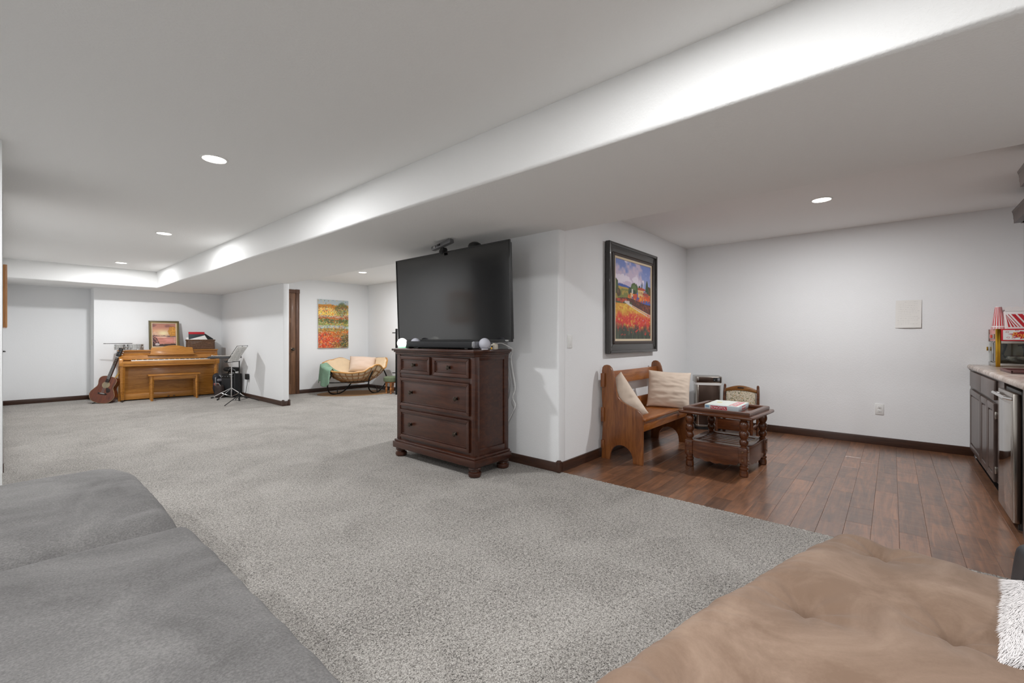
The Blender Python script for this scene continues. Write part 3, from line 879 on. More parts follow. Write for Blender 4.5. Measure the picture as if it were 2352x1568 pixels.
# side table
T = thing('side_table', 'low dark side table with turned legs and a slatted shelf', 'table', (4.415, 1.17, -.003), R(-4))
M['studw'] = plain('stud wood', '#6b4a30', .3)
leg = [(.030, 0), (.035, .006), (.036, .030), (.033, .052), (.028, .056), (.034, .062), (.036, .070), (.034, .080), (.027, .086), (.032, .098), (.030, .112)]
leg2 = [(.027, .240), (.030, .250), (.022, .258), (.030, .266), (.036, .286), (.034, .306), (.024, .318), (.031, .326), (.0385, .352), (.037, .378), (.026, .392), (.030, .398), (.038, .420), (.040, .440), (.035, .462), (.024, .474), (.030, .482), (.030, .488)]
for x, y in ((-.262, .232), (-.262, -.232), (.262, -.232), (.262, .232)):
    o = MB().lathe(leg, (x, y, 0), 22).lo((x - .034, y - .034, .108), (x + .034, y + .034, .243), .005).lathe(leg2, (x, y, 0), 22).build('leg', 'tablew', T)
    for z in (.140, .212):
        sx = -1 if x < 0 else 1; sy = -1 if y < 0 else 1
        MB().lathe([(.010, 0), (.008, .005), (0, .007)], (x + sx*.034, y, z), 10, RY(90*sx)).build('stud', 'studw', o)
        MB().lathe([(.010, 0), (.008, .005), (0, .007)], (x, y + sy*.034, z), 10, RX(-90*sy)).build('stud', 'studw', o)
def scallop(n, L):
    top = [(L/2, .235), (-L/2, .235)]
    bot = []
    for i in range(33):
        u = i/32; x = -L/2 + L*u
        z = .108 - .030*math.sin(PI*u)**.8 - .010*abs(math.sin(PI*u*5)) if .04 < u < .96 else .118
        bot.append((x, z))
    return top + bot
for x in (-.285, .262):
    MB().prism(scallop(0, .42), 0, x, x + .022, .002).build('apron', 'tablew', T)
for y in (-.255, .233):
    MB().prism(scallop(0, .47), 1, y, y + .022, .002).build('apron', 'tablew', T)
sh = MB()
sh.lo((-.29, -.26, .232), (-.215, .26, .246), .003).lo((.215, -.26, .232), (.29, .26, .246), .003).lo((-.22, -.26, .232), (.22, -.19, .246), .003).lo((-.22, .19, .232), (.22, .26, .246), .003)
sh.build('shelf_frame', 'tablew', T)
for i in range(6):
    x = -.175 + i*.07
    MB().lo((x - .022, -.195, .222), (x + .022, .195, .238), .003).build('shelf_slat', 'tablew', T)
MB().lo((-.325, -.318, .486), (.325, .318, .515), .013, 3).build('tabletop', 'tablew', T)
rm = MB().ring(2, -.29, -.285, .29, .285, .046, .512, .546, .009)
rm.build('tray_rim', 'tablew', T)
G = thing('board_game_box', 'pale blue board game box with red lettering lying on the dark side table', 'game box', (4.472, 1.18, .5125), R(0))
M['boxblue'] = plain('pale blue card', '#cdd9e0', .5, var=.04, vs=14)
M['boxtop'] = plain('printed lid', '#dde3dc', .5, var=.07, vs=30)
M['red'] = plain('print red', '#c1213c', .5)
M['pinkred'] = plain('faded red print', '#d9848a', .5)
GW, GH = .185, .142
MB().lo((-GW, -GH, 0), (GW, GH, .046), .002).build('box_base', 'boxblue', G)
MB().lo((-GW - .002, -GH - .002, .010), (GW + .002, GH + .002, .049), .002).build('lid', 'boxblue', G)
MB().lo((-GW, -GH, .0485), (GW, GH, .0498)).build('lid_print', 'boxtop', G)
MB().lo((-GW + .025, -GH + .022, .0495), (GW - .025, -GH + .088, .0503)).build('title_band', 'pinkred', G)
text('title', 'MONOPOLY', .062, 'white', G, (0, -GH + .055, .0506), (0, 0, 0))
MB().lo((.0, .05, .0495), (.05, .09, .0502)).build('picture_patch', plain('yellow print', '#ddd48a', .5), G)
MB().lo((-GW - .0032, -.05, .010), (-GW - .0015, .092, .042)).build('side_band', 'red', G)
text('side_title', 'MONOPOLY', .029, 'white', G, (-GW - .004, .021, .026), (R(90), 0, R(-90)), sx=1.0)
MB().lo((-GW - .0032, .106, .024), (-GW - .0015, .136, .042)).build('side_label', plain('blue print', '#7fa6c4', .5), G)
MB().lo((-.06, -GH - .0032, .012), (.06, -GH - .0015, .042)).build('side_band', 'red', G)
text('side_title', 'MONOPOLY', .022, 'white', G, (0, -GH - .004, .027), (R(90), 0, 0))

# child's chair
K = thing('child_chair', 'small wooden child chair with floral tapestry back behind the side table', 'chair', (5.83, 1.425, -.003))
for y in (-.19, .19):
    MB().tube([(.16, y, 0), (.165, y, .25), (.185, y*1.0, .50), (.195, y*.985, .585), (.196, y*.985, .600)], [.018, .019, .017, .015, .008], 12).build('back_post', 'tablew', K)
    MB().tube([(-.16, y*1.0, 0), (-.155, y, .14), (-.15, y, .27)], [.015, .019, .020], 12).build('front_leg', 'tablew', K)
    MB().lo((-.15, y - .012, .11), (.16, y + .012, .14), .004).build('side_stretcher', 'tablew', K)
M['crest'] = wood('chair crest', '#5b3416', '#a9733a', (22, 4, 22), .25, .5)
cr = MB()
pts = []
for i in range(13):
    y = -.178 + .356*i/12; pts.append((y, .545 + .045*math.cos(y/.178*PI/2)))
cr_poly = pts + [(.178, .505), (.09, .522), (0, .528), (-.09, .522), (-.178, .505)]
cr.prism(cr_poly, 0, .172, .198, .004).build('crest_rail', 'crest', K)
MB().lo((.169, -.035, .556), (.1725, .035, .568), .001).build('hand_slot', 'black', K)
M['floral'] = floral_mat()
pp = [(-.168, .33), (.168, .33), (.168, .508), (.09, .524), (0, .530), (-.09, .524), (-.168, .508)]
MB().prism(pp, 0, .165, .190, .006).build('back_panel', 'floral', K)
stn = MB()
for i in range(26):
    y = -.166 + .332*i/25; stn.ball((.166, y, .512 + .016*math.cos(y/.17*PI/2)), .0045, u=8, v=6)
for i in range(14):
    for y in (-.165, .165): stn.ball((.166, y, .335 + .175*i/13), .0045, u=8, v=6)
o = stn.build('nail_heads', M['bronze'], K); o['kind'] = 'stuff'
MB().lo((.165, -.175, .29), (.195, .175, .325), .005).build('lower_rail', 'tablew', K)
MB().lo((-.19, -.20, .265), (.18, .20, .292), .008).build('seat_frame', 'tablew', K)
MB().rbox((.34, .37, .04), .018, (14, 14, 4), lambda w: (w.x - .005, w.y, w.z + .290 + .012*(1 - (w.x/.17)**2)*(w.z > .02))).build('seat_pad', 'floral', K, ang=70)
MB().lo((-.165, -.19, .085), (-.145, .19, .215), .004).build('front_panel', 'tablew', K)

# bin
C = thing('step_bin', 'tall steel and brown step bin with a white liner in the nook corner', 'bin', (6.065, 1.845, -.003), R(-65))
def rrect(w, d, r, n=6):
    p = []
    for cx, cy, a0 in ((w/2 - r, d/2 - r, 0), (-w/2 + r, d/2 - r, 90), (-w/2 + r, -d/2 + r, 180), (w/2 - r, -d/2 + r, 270)):
        for k in range(n + 1):
            a = R(a0 + 90*k/n); p.append((cx + r*math.cos(a), cy + r*math.sin(a)))
    return p
MB().prism(rrect(.30, .25, .035), 2, .04, .60, .003).build('body', 'steel', C)
MB().lo((-.115, -.130, .055), (.125, -.12, .585), .002).build('front_panel', 'steeld', C)
MB().prism(rrect(.30, .25, .035), 2, 0, .04).build('base', 'black', C)
MB().prism(rrect(.312, .262, .035), 2, .038, .062, .004).build('base_ring', 'steel', C)
MB().prism(rrect(.328, .275, .04), 2, .605, .686, .006).build('lid', 'steel', C)
MB().lo((-.115, -.142, .614), (.150, -.13, .676), .002).build('lid_band', 'steeld', C)
MB().lo((.055, -.1445, .622), (.138, -.14, .672), .001).build('control_panel', 'black', C)
MB().lo((.105, -.1455, .628), (.134, -.144, .666), .001).build('sticker', 'capgrey', C)
MB().lathe([(.007, 0), (.006, .002), (0, .002)], (.068, -.1445, .640), 12, RX(90)).build('button', 'capgrey', C)
bag = MB()
def bagf(u, v):
    p = rrect(.318, .268, .04, 12); i = int(u * len(p)) % len(p)
    x, y = p[i]
    k = 1 + .012*mnoise.noise(Vector((x*40, y*40, v*3)))
    return (x*k, y*k, .606 - v*(.022 + .016*(mnoise.noise(Vector((x*16, y*16, 3))) + .4)))
bag.grid(bagf, 52, 4, True).build('bag_liner', plain('white bin liner', '#e8e6e4', .3), C, ang=60)

# ================================================================== KITCHENETTE
FY = -.575        # plane of the cabinet doors
C1 = thing('base_cabinet', 'dark base cabinet with two drawers over three raised panel doors', 'cabinet', (5.45, FY, -.003))
MB().lo((-.855, -.60, .10), (.90, -.02, .872)).lo((-.82, -.60, 0), (.90, -.09, .10)).build('carcass', 'cab', C1)
def raised(mb, xa, xb, za, zb, w=.055):
    mb.lo((xa + .002, -.019, za + .002), (xb - .002, -.0125, zb - .002))
    mb.ring(1, xa, za, xb, zb, w, -.019, 0, .006)
    mb.lo((xa + w + .010, -.017, za + w + .010), (xb - w - .010, -.003, zb - w - .010), .009, 1)
    return mb
for xa, xb in ((.085, .745), (-.265, .060), (-.585, -.275)):
    o = raised(MB(), xa, xb, .10, .685).build('door', 'cab', C1)
    if xa < -.5:
        for z in (.19, .60): MB().lo((xa - .012, -.022, z - .025), (xa + .004, -.006, z + .025), .003).tube([(xa - .004, -.012, z - .028), (xa - .004, -.012, z + .028)], .005, 8).build('hinge', 'steel', o)
for xa, xb in ((.060, .745), (-.595, .045)):
    MB().lo((xa, -.019, .712), (xb, .0, .858), .006).build('drawer', 'cab', C1)
W = thing('wine_fridge', 'slim stainless under-counter fridge with a bar handle at its top', 'fridge', (4.29, FY, -.003))
MB().lo((-.23, -.56, .02), (.23, -.02, .85), .004).build('cabinet_body', 'black', W)
M['mirror'] = plain('polished steel', '#b9b6b0', .06, 1.0)
dr = MB().lo((-.245, -.020, .045), (.24, .016, .835), .005).build('door', 'steel', W)
MB().lo((-.195, .014, .10), (.19, .0175, .765), .003).build('door_panel', 'mirror', W)
MB().tube([(.20, .012, .80), (.20, .045, .805), (-.20, .045, .805), (-.20, .012, .80)], .010, 10).build('handle', 'chrome', dr)
MB().lo((.13, .0155, .785), (.15, .018, .80)).build('badge', 'black', dr)
for x in (-.2, .2): MB().cyl((x, -.03, 0), (x, -.03, .03), .018).build('foot', 'black', W)
E1 = thing('end_panel', 'dark cabinet end panel beside the slim stainless fridge', 'cabinet', (3.90, FY, -.003))
MB().lo((-.05, -.60, 0), (.06, -.012, .872), .003).build('panel', 'cab', E1)
ct = thing('countertop', 'speckled beige laminate countertop with a rounded front edge', 'countertop', (5.08, -.87, .869))
M['granite'] = granite_mat()
MB().lo((-1.25, -.30, 0), (1.272, .30, .044), .018, 4).build('slab', 'granite', ct)
MB().lo((-1.25, -.305, .04), (1.272, -.28, .14), .006).build('backsplash', 'granite', ct)
t = thing('serving_tray', 'flat dark red tray lying on the countertop by the popcorn machine', 'tray', (5.06, -.80, .913))
MB().lo((-.22, -.14, 0), (.22, .14, .010), .004).build('tray_base', plain('dark red tray', '#4a2724', .4), t)
MB().lo((-.22, -.14, .008), (.22, -.128, .022), .003).lo((-.22, .128, .008), (.22, .14, .022), .003).lo((-.22, -.14, .008), (-.208, .14, .022), .003).lo((.208, -.14, .008), (.22, .14, .022), .003).build('tray_rim', plain('dark red tray rim', '#5a2f2a', .4), t)

PM = thing('popcorn_machine', 'red and brass tabletop popcorn machine at the far end of the countertop', 'popcorn machine', (5.95, -.7164, .913))
# local: front at x=0 faces -X, near side at y=0 faces +Y
M['brass'] = plain('brass', '#c79a36', .25, 1.0)
M['popred'] = plain('enamel red', '#c3202c', .35)
M['poppink'] = plain('faded red enamel', '#d98f89', .4)
MB().lo((0, -.44, 0), (.385, 0, .035), .004).build('base', 'steel', PM)
for x, y in ((.010, -.015), (.010, -.425), (.37, -.425)): MB().lo((x - .012, y - .016, 0), (x + .026, y + .014, .347), .003).build('corner_post', 'brass', PM)
MB().lo((.02, -.43, .235), (.38, -.004, .347), .004).build('top_housing', 'poppink', PM)
MB().lo((.375, -.43, .03), (.385, -.01, .24)).build('rear_panel', plain('warm grey panel', '#b3a78f', .5), PM)
MB().lo((.045, -.006, .04), (.372, -.003, .235)).lo((.02, -.41, .04), (.023, -.035, .235)).build('glass_pane', 'glass', PM)
MB().lo((-.006, -.405, .236), (.03, -.034, .346), .003).build('sign_frame', 'popred', PM)
MB().lo((-.0085, -.395, .247), (-.004, -.046, .335)).build('sign_face', 'white', PM)
st = [(0, 0)]
burst = []
for i in range(28):
    a = 2*PI*i/28; r = 1.0 if i % 2 else .74
    r *= rnd.uniform(.9, 1.1)
    burst.append((-.205 + .125*r*math.cos(a), .291 + .038*r*math.sin(a)))
MB().prism([(y, z) for y, z in burst], 0, -.0100, -.0080).build('sign_burst', M['popred'], PM)
M['popyel'] = plain('sign yellow', '#eaa63a', .5)
text('sign_lettering', 'PopCorn', .058, 'popyel', PM, (-.0105, -.205, .291), (R(90), 0, R(-90)), shear=.2, sx=1.0)
kr = MB()
for y, z in ((-.072, .318), (-.078, .268), (-.11, .262), (-.13, .33), (-.34, .26), (-.345, .322)):
    kr.tube([(-.0088, y + .009*math.cos(2*PI*k/12)*(1 + .3*math.cos(3*2*PI*k/12)), z + .006*math.sin(2*PI*k/12)) for k in range(12)], .0011, 5, True)
kr.build('sign_kernels', M['popred'], PM)
MB().lo((-.002, -.41, .212), (.02, -.034, .238), .002).build('lower_rail', 'steel', PM)
MB().lo((.06, -.008, .258), (.33, .003, .300)).lo((.34, -.006, .23), (.37, .004, .347)).build('side_plate', 'steel', PM)
MB().lo((.17, .0, .262), (.25, .010, .295), .003).build('switch', plain('switch red', '#d8442c', .3), PM)
MB().tube([(.05, -.002, .04), (.05, .010, .05), (.05, .010, .22), (.05, -.002, .235)], .004, 8).build('door_edge', 'chrome', PM)
MB().lo((.374, .002, .140), (.386, .014, .178), .003).build('door_knob', 'brass', PM)
MB().lathe([(.010, .17), (.012, .20), (.012, .235)], (.19, -.20, 0), 12).cyl((.19, -.20, .08), (.19, -.20, .20), .005).lathe([(.035, .188), (.038, .196), (.02, .204)], (.19, -.20, 0), 18).build('stirrer', 'blackm', PM)
MB().lathe([(.02, .045), (.10, .05), (.115, .075), (.118, .095), (.110, .098), (.10, .085), (0, .08)], (.19, -.20, 0), 30).build('kettle', 'steel', PM)
MB().tube([(.15, -.07, .236), (.15, -.08, .20), (.14, -.075, .16), (.12, -.06, .11), (.13, -.08, .08)], [.018, .015, .008, .007, .006], 8).build('kettle_cord', 'black', PM)

M['redstripe'] = plain('carton red', '#c5222f', .5)
M['carton'] = plain('carton white', '#efe9e8', .55)
t = thing('popcorn_cup', 'stack of red striped paper cups upside down on the popcorn machine', 'cup', (6.06, -.748, 1.26))
def ring_pts(r, z, n): return [(r*math.cos(2*PI*k/n), r*math.sin(2*PI*k/n), z) for k in range(n)]
MB().lathe([(.041, .0), (.042, .002), (.041, .03), (.022, .205), (.021, .207), (0, .204)], (0, 0, 0), 44).build('cup_wall', 'carton', t)
MB().lathe([(.043, .0), (.0455, .003), (.043, .006), (.0425, .012), (.045, .015), (.0425, .019), (.0415, .026), (.040, .026)], (0, 0, 0), 44).build('cup_rims', 'carton', t)
sb = MB()
for k in range(15):
    a0, a1 = 2*PI*(k - .26)/15, 2*PI*(k + .26)/15
    r0, r1 = .0417, .0226
    sb.raw([(r0*math.cos(a0)*1.008, r0*math.sin(a0)*1.008, .028), (r0*math.cos(a1)*1.008, r0*math.sin(a1)*1.008, .028), (r1*math.cos(a1)*1.012, r1*math.sin(a1)*1.012, .203), (r1*math.cos(a0)*1.012, r1*math.sin(a0)*1.012, .203)], [(0, 1, 2, 3)])
    for z in (.003, .015):
        sb.box((.0450*math.cos(2*PI*k/15), .0450*math.sin(2*PI*k/15), z), (.004, .009, .005), 0, (0, 0, 2*PI*k/15))
sb.build('stripes', 'redstripe', t)
t = thing('popcorn_carton', 'white scalloped popcorn carton with slanting red stripes on the popcorn machine', 'carton', (6.04, -.893, 1.26))
bw, tw, hh = .108, .117, .160
def cf(y, z, o=0.0): return (-.075 - .010*z/hh - o, y*(bw + (tw - bw)*z/hh)/bw, z)
cb = MB()
cb.prism([(-bw, 0), (bw, 0), (tw, hh), (-tw, hh)], 0, -.078, .078, .002).build('carton_body', 'carton', t)
for s, n_ in ((-.0835, 5),):
    for k in range(n_):
        y = -tw + tw*2*(k + .5)/n_; r = tw/n_
        pz_ = [(y + r*.985*math.cos(PI*i/10), hh - .004 + .048*math.sin(PI*i/10)**.7) for i in range(11)]
        MB().prism(pz_, 0, -.078, -.0765).build('scallop_flap', 'carton', t)
        MB().prism(pz_, 0, .0765, .078).build('scallop_flap', 'carton', t)
sb = MB()
for y0, w in ((-.175, .012), (-.148, .016), (-.118, .024), (-.082, .010), (-.060, .030), (-.018, .026), (.022, .006), (.040, .010), (.060, .012), (.083, .013)):
    a, c = y0 + .0, y0 + w
    q = []
    # slanting band clipped to the carton front
    for yy, zz in ((a, .016), (c, .016), (c + .072, .132), (a + .072, .132)):
        lim = bw + (tw - bw)*zz/hh - .003
        q.append((max(-lim, min(lim, yy)), zz))
    if q[1][0] - q[0][0] < .003 and q[2][0] - q[3][0] < .003: continue
    sb.raw([(-.0788, y, z) for y, z in q], [(0, 1, 2, 3)])
sb.build('stripes', 'redstripe', t)

def upper(label, xa, xb, front):
    u = thing('wall_cabinet', label, 'cabinet', ((xa + xb)/2, front, 1.45), group='dark wall cabinets over the counter')
    h = (xb - xa)/2; dp = front + 1.18
    MB().lo((-h, -dp, 0), (h, -.02, .74), .003).build('carcass', 'cab', u)
    mb = MB(); raised(mb, -h + .01, -.003, .012, .735); mb.build('door', 'cab', u)
    mb = MB(); raised(mb, .003, h - .01, .012, .735); mb.build('door', 'cab', u)
    pr = [(0, .73), (.008, .73), (.012, .76), (.030, .775), (.034, .80), (.058, .83), (.062, .845), (0, .845)]
    MB().prism([(-dp if y == 0 else y, z) for y, z in pr], 0, -h - .002, h + .05, .001).prism([(x if x else -.2, z) for x, z in [(h + a if a else 0, z) for a, z in pr]], 1, -dp, .055).build('crown', 'cab', u)
upper('dark wall cabinet with stepped crown hung above the popcorn machine', 4.95, 5.79, -.862)
upper('deeper dark wall cabinet nearer the camera, cropped by the frame edge', 3.75, 4.43, -.700)

# ================================================================== PIANO CORNER
PN = thing('upright_piano', 'honey oak upright piano with a shaped music desk against the wall', 'piano', (2.20, 10.815, 0), R(-5.5))
L = .755
mb = MB().lo((-L, .0, .05), (L, .34, .93))
mb.build('case', 'piano', PN)
for x in (-1, 1):
    s = MB().lo((x*L - .022, -.012, .0), (x*L + .022, .35, .93), .004).prism([(-.012, .66), (-.235, .66), (-.245, .70), (-.235, .775), (-.215, .80), (-.12, .808), (-.085, .83), (-.012, .845)], 0, x*(L - .01) - .028, x*(L - .01) + .028, .004)
    s.build('side_arm', 'piano', PN)
    MB().tube([(x*(L - .03), -.195, .04), (x*(L - .03), -.195, .55), (x*(L - .03), -.195, .66)], [.022, .038, .042], 4).build('leg', 'piano', PN)
    MB().ball((x*(L - .03), -.195, .018), .018, u=12, v=8).lo((x*(L - .03) - .012, -.207, .02), (x*(L - .03) + .012, -.183, .045), .002).build('caster', 'bronze', PN)
MB().lo((-L - .03, -.05, .93), (L + .03, .355, .950), .006).build('lid', 'piano', PN)
MB().lo((-L + .02, -.235, .655), (L - .02, -.01, .700), .004).build('keybed', 'piano', PN)
MB().lo((-L + .03, -.242, .692), (L - .03, -.222, .752), .004).build('key_slip', 'piano', PN)
MB().lo((-.60, -.215, .742), (.615, -.06, .765), .002).build('white_keys', 'paper', PN)
kb = MB(); w = 1.215/52
for i in range(52):
    if i % 7 in (0, 1, 3, 4, 5): kb.lo((-.6 + (i+1)*w - .006, -.165, .762), (-.6 + (i+1)*w + .006, -.06, .776), .001)
o = kb.build('black_keys', 'black', PN); o['kind'] = 'stuff'
MB().lo((-L + .03, -.075, .765), (L - .03, -.045, .80), .002).prism([(-.06, .79), (-.045, .855), (-.012, .855), (-.012, .79)], 0, -L + .02, L - .02, .002).build('fallboard', 'piano', PN)
MB().lo((-L + .02, -.018, .855), (L - .02, .0, .93), .003).build('upper_panel', 'piano', PN)
desk = [(-.335, .862), (.385, .862), (.36, .885), (.345, .99), (.335, 1.0), (.24, 1.002)] + [(.24 - .40*k/10, 1.002 + .040*math.sin(PI*k/10)) for k in range(1, 10)] + [(-.16, 1.002), (-.30, 1.0), (-.305, .985), (-.318, .885)]
md = MB().prism(desk, 1, -.012, .008, .003)
bmesh.ops.transform(md.bm, matrix=Matrix.Translation((0, -.075, .86)) @ RX(-10) @ Matrix.Translation((0, 0, -.862)), verts=md.bm.verts)
md.build('music_desk', 'piano', PN)
MB().lo((-.36, -.105, .852), (.40, -.045, .866), .004).build('desk_ledge', 'piano', PN)
MB().lo((-L + .03, -.008, .12), (L - .03, .004, .65), .002).build('knee_panel', 'piano', PN)
MB().lo((-L + .03, -.016, .02), (L - .03, .004, .125), .003).build('bottom_board', 'piano', PN)
for x in (-.045, .045): MB().lo((x - .012, -.085, .045), (x + .012, -.01, .058), .005).lo((x - .016, -.1, .043), (x + .016, -.06, .060), .006).build('pedal', 'bronze', PN)
BN = thing('piano_bench', 'oak piano bench standing in front of the piano pedals', 'bench', (2.205, 10.565, 0), R(-6))
MB().lo((-.40, -.165, .468), (.40, .165, .492), .006).build('seat', 'piano', BN)
for y in (-.135, .118): MB().lo((-.35, y, .392), (.35, y + .018, .468), .002).build('apron', 'piano', BN)
for x in (-.345, .327): MB().lo((x, -.13, .392), (x + .018, .13, .468), .002).build('apron', 'piano', BN)
for x in (-.345, .345):
    for y in (-.125, .125):
        MB().tube([(x, y, 0), (x, y, .468)], [.020, .032], 4).build('leg', 'piano', BN)

def topz(): return .9505
t = thing('framed_painting', 'small gold framed sunset lake painting propped on the piano', 'painting', (2.165, 11.14, topz()), R(-5), rot=(R(-10), 0, R(-5)))
SW, SH = .49, .585
M['gold'] = plain('dull gold', '#8d7440', .35, .5)
M['olive'] = plain('olive gold edge', '#5f5533', .45)
MB().ring(1, -SW/2, 0, SW/2, SH, .05, -.022, 0, .006).build('frame', 'olive', t)
MB().ring(1, -SW/2+.030, .030, SW/2-.030, SH-.030, .013, -.027, -.01, .003).build('frame_bead', 'gold', t)
MB().ring(1, -SW/2+.044, .044, SW/2-.044, SH-.044, .014, -.024, -.008, .002).build('liner', 'liner', t)
def sunset(U, V):
    A = np.zeros(U.shape + (3,)); A[:] = H('#b97f6c')
    A = mixc(A, H('#8f5f58'), sm(fbm(U*3, V*9, 40), .45, .65)*(V > .6))
    A = mixc(A, H('#dca27c'), np.exp(-((V - .68)/.10)**2)*.8)
    A = mixc(A, H('#f2e2b4'), np.exp(-((U - .47)/.30)**2 - ((V - .58)/.13)**2))
    A = mixc(A, H('#d9b49a'), ((V > .5) & (V < .66 - .9*np.abs(U - .10)))*.8)
    A = mixc(A, H('#c08070'), (V < .445)*1.0)
    A = mixc(A, H('#d9958a'), (V < .445)*sm(fbm(U*3, V*28, 41), .45, .65))
    A = mixc(A, H('#f0d3b8'), ((V < .445) & (V > .38))*np.exp(-((U-.45)/.28)**2)*.7)
    A = mixc(A, H('#6d5a58'), ((V > .445) & (V < .465 + .02*vn(U*12, V*0, 42)))*1.0)
    A = mixc(A, H('#7d6264'), ((V > .41) & (V < .41 + .22*np.clip(U - .6, 0, 1) + .02*vn(U*20, V*0, 43)) & (U > .6))*1.0)
    tr = ((U-.86)/.20)**2 + ((V-.66)/.25)**2 + 1.2*(fbm(U*18, V*18, 44) - .5)
    A = mixc(A, H('#b47c2f'), sm(tr, 1.0, .7)*.9)
    A = mixc(A, H('#d99a3f'), sm(tr, .9, .5)*sm(fbm(U*35, V*35, 45), .45, .6))
    A = mixc(A, H('#d8c9b4'), ((np.abs(U - .93) < .012) & (V > .1) & (V < .42))*.9)
    sp = ((V < .55 - 2.2*np.abs(U - .07)) | (V < .40 - 2.0*np.abs(U - .17)))
    A = mixc(A, H('#4b3436'), sp*sm(fbm(U*30, V*30, 46), .3, .5))
    gr = V < .08 + .06*fbm(U*5, V*0, 47) + .09*np.clip(U - .7, 0, 1)
    A = mixc(A, H('#47352f'), gr*1.0)
    A = mixc(A, H('#cfc5c4'), (((U-.2)/.09)**2 + ((V-.10)/.05)**2 < .6 + .8*vn(U*30, V*30, 48))*.9)
    return A
canvas('canvas', SW - .11, SH - .11, 64, 76, sunset, M['paint'], t, (0, -.012, SH/2), (0, 0, 0))
MB().lo((-SW/2 + .02, -.009, .02), (SW/2 - .02, -.002, SH - .02)).build('backing', 'olive', t)

M['shell'] = plain('silver drum shell', '#c9c9c7', .25, .9)
def drum(loc, r, h, label):
    t = thing('small_drum', label, 'drum', loc, 0, 'chrome drums on the piano')
    MB().lathe([(r*.96, .006), (r*.96, h - .006)], (0, 0, 0), 32).build('shell', 'shell', t)
    for z in (.004, h - .014):
        MB().lathe([(r*.95, z), (r*1.02, z), (r*1.03, z + .006), (r*1.01, z + .012), (r*.95, z + .012)], (0, 0, 0), 32).build('hoop', 'chrome', t)
    MB().lathe([(r*.97, h - .007), (0, h - .006)], (0, 0, 0), 32).lathe([(0, .0), (r*.97, .004)], (0, 0, 0), 32).build('drumhead', 'paper', t)
    for k in range(8):
        a = 2*PI*k/8 + .2; x, y = r*math.cos(a), r*math.sin(a)
        MB().cyl((x*1.04, y*1.04, .006), (x*1.04, y*1.04, h - .004), .004, seg=8).box((x*1.01, y*1.01, h/2), (.018, .018, .030), .004, (0, 0, a)).build('lug', 'chrome', t)
    return t
drum((1.685, 10.98, topz()), .125, .115, 'larger chrome shelled drum on the left end of the piano lid')
drum((1.475, 11.05, topz()), .080, .112, 'smaller chrome drum at the very left corner of the piano lid')
t = thing('drumstick', 'thin dark drumstick lying across the two chrome drums', 'drumstick', (1.47, 10.97, topz() + .127))
MB().tube([(-.235, .03, 0), (-.22, .03, 0), (-.19, .027, 0), (.17, -.01, 0)], [.004, .007, .005, .008], 8).build('stick', plain('dark stick', '#4a4440', .5), t)

BK = thing('wicker_basket', 'brown wicker basket full of music books on the right end of the piano', 'basket', (2.735, 10.97, topz()), R(-4))
M['wicker'] = plain('brown wicker', '#6e5341', .6, var=.4, vs=70)
wv = MB()
for k in range(9):
    z = .012 + k*.0195
    pts = []
    rp = rrect(.45, .26, .04, 8)
    for i in range(len(rp)*1):
        x, y = rp[i]; pts.append((x, y, z))
    # resample with in-out weave
    out = []
    Ls = len(pts)
    for i in range(Ls):
        a, c = Vector(pts[i]), Vector(pts[(i+1) % Ls])
        m = max(1, int((c - a).length/.022))
        for j in range(m): out.append(a.lerp(c, j/m))
    out = [Vector((p.x*(1 + .012*(1 if (j + k) % 2 else -1)), p.y*(1 + .02*(1 if (j + k) % 2 else -1)), p.z)) for j, p in enumerate(out)]
    wv.tube(out, .0105, 6, True)
o = wv.build('weave', 'wicker', BK); o['kind'] = 'stuff'
MB().tube([(x, y, .186) for x, y in rrect(.465, .275, .04, 8)], .014, 8, True).build('rim', 'wicker', BK)
MB().prism(rrect(.43, .24, .03), 2, .002, .012).build('bottom', 'wicker', BK)
def book(loc, size, rot, col, label, cat='book', grp='music books in the wicker basket', extra=None):
    t = thing('music_book', label, cat, loc, group=grp, rot=rot)
    w, d, h = size
    MB().lo((-w/2, -d/2, 0), (w/2, d/2, h), .002).build('cover', col, t)
    MB().lo((-w/2 + .003, -d/2 + .002, h - .0005), (w/2 - .003, d/2 - .002, h + .0015)).build('pages', 'paper', t)
    if extra: extra(t, w, d, h)
    return t
book((2.68, 11.03, .966), (.27, .035, .34), (0, 0, R(-4)), plain('charcoal cover', '#3a4247', .5), 'dark book with a red top edge standing at the back of the basket', extra=lambda t, w, d, h: MB().lo((-w/2 - .001, -d/2 - .001, h - .045), (w/2 + .001, d/2 + .001, h + .003), .001).build('red_edge', M['redstripe'], t))
book((2.70, 10.93, 1.09), (.32, .010, .20), (R(-40), R(-20), R(-2)), M['paper'], 'white sheet music leaning out of the basket front')
book((2.80, 10.975, 1.10), (.24, .012, .16), (R(-50), R(24), 0), plain('orange cover', '#e8924a', .5), 'orange and white book leaning toward the right basket rim')
book((2.84, 11.01, 1.075), (.20, .02, .20), (R(-30), R(35), R(8)), M['black'], 'black folder sloping over the right side of the basket')

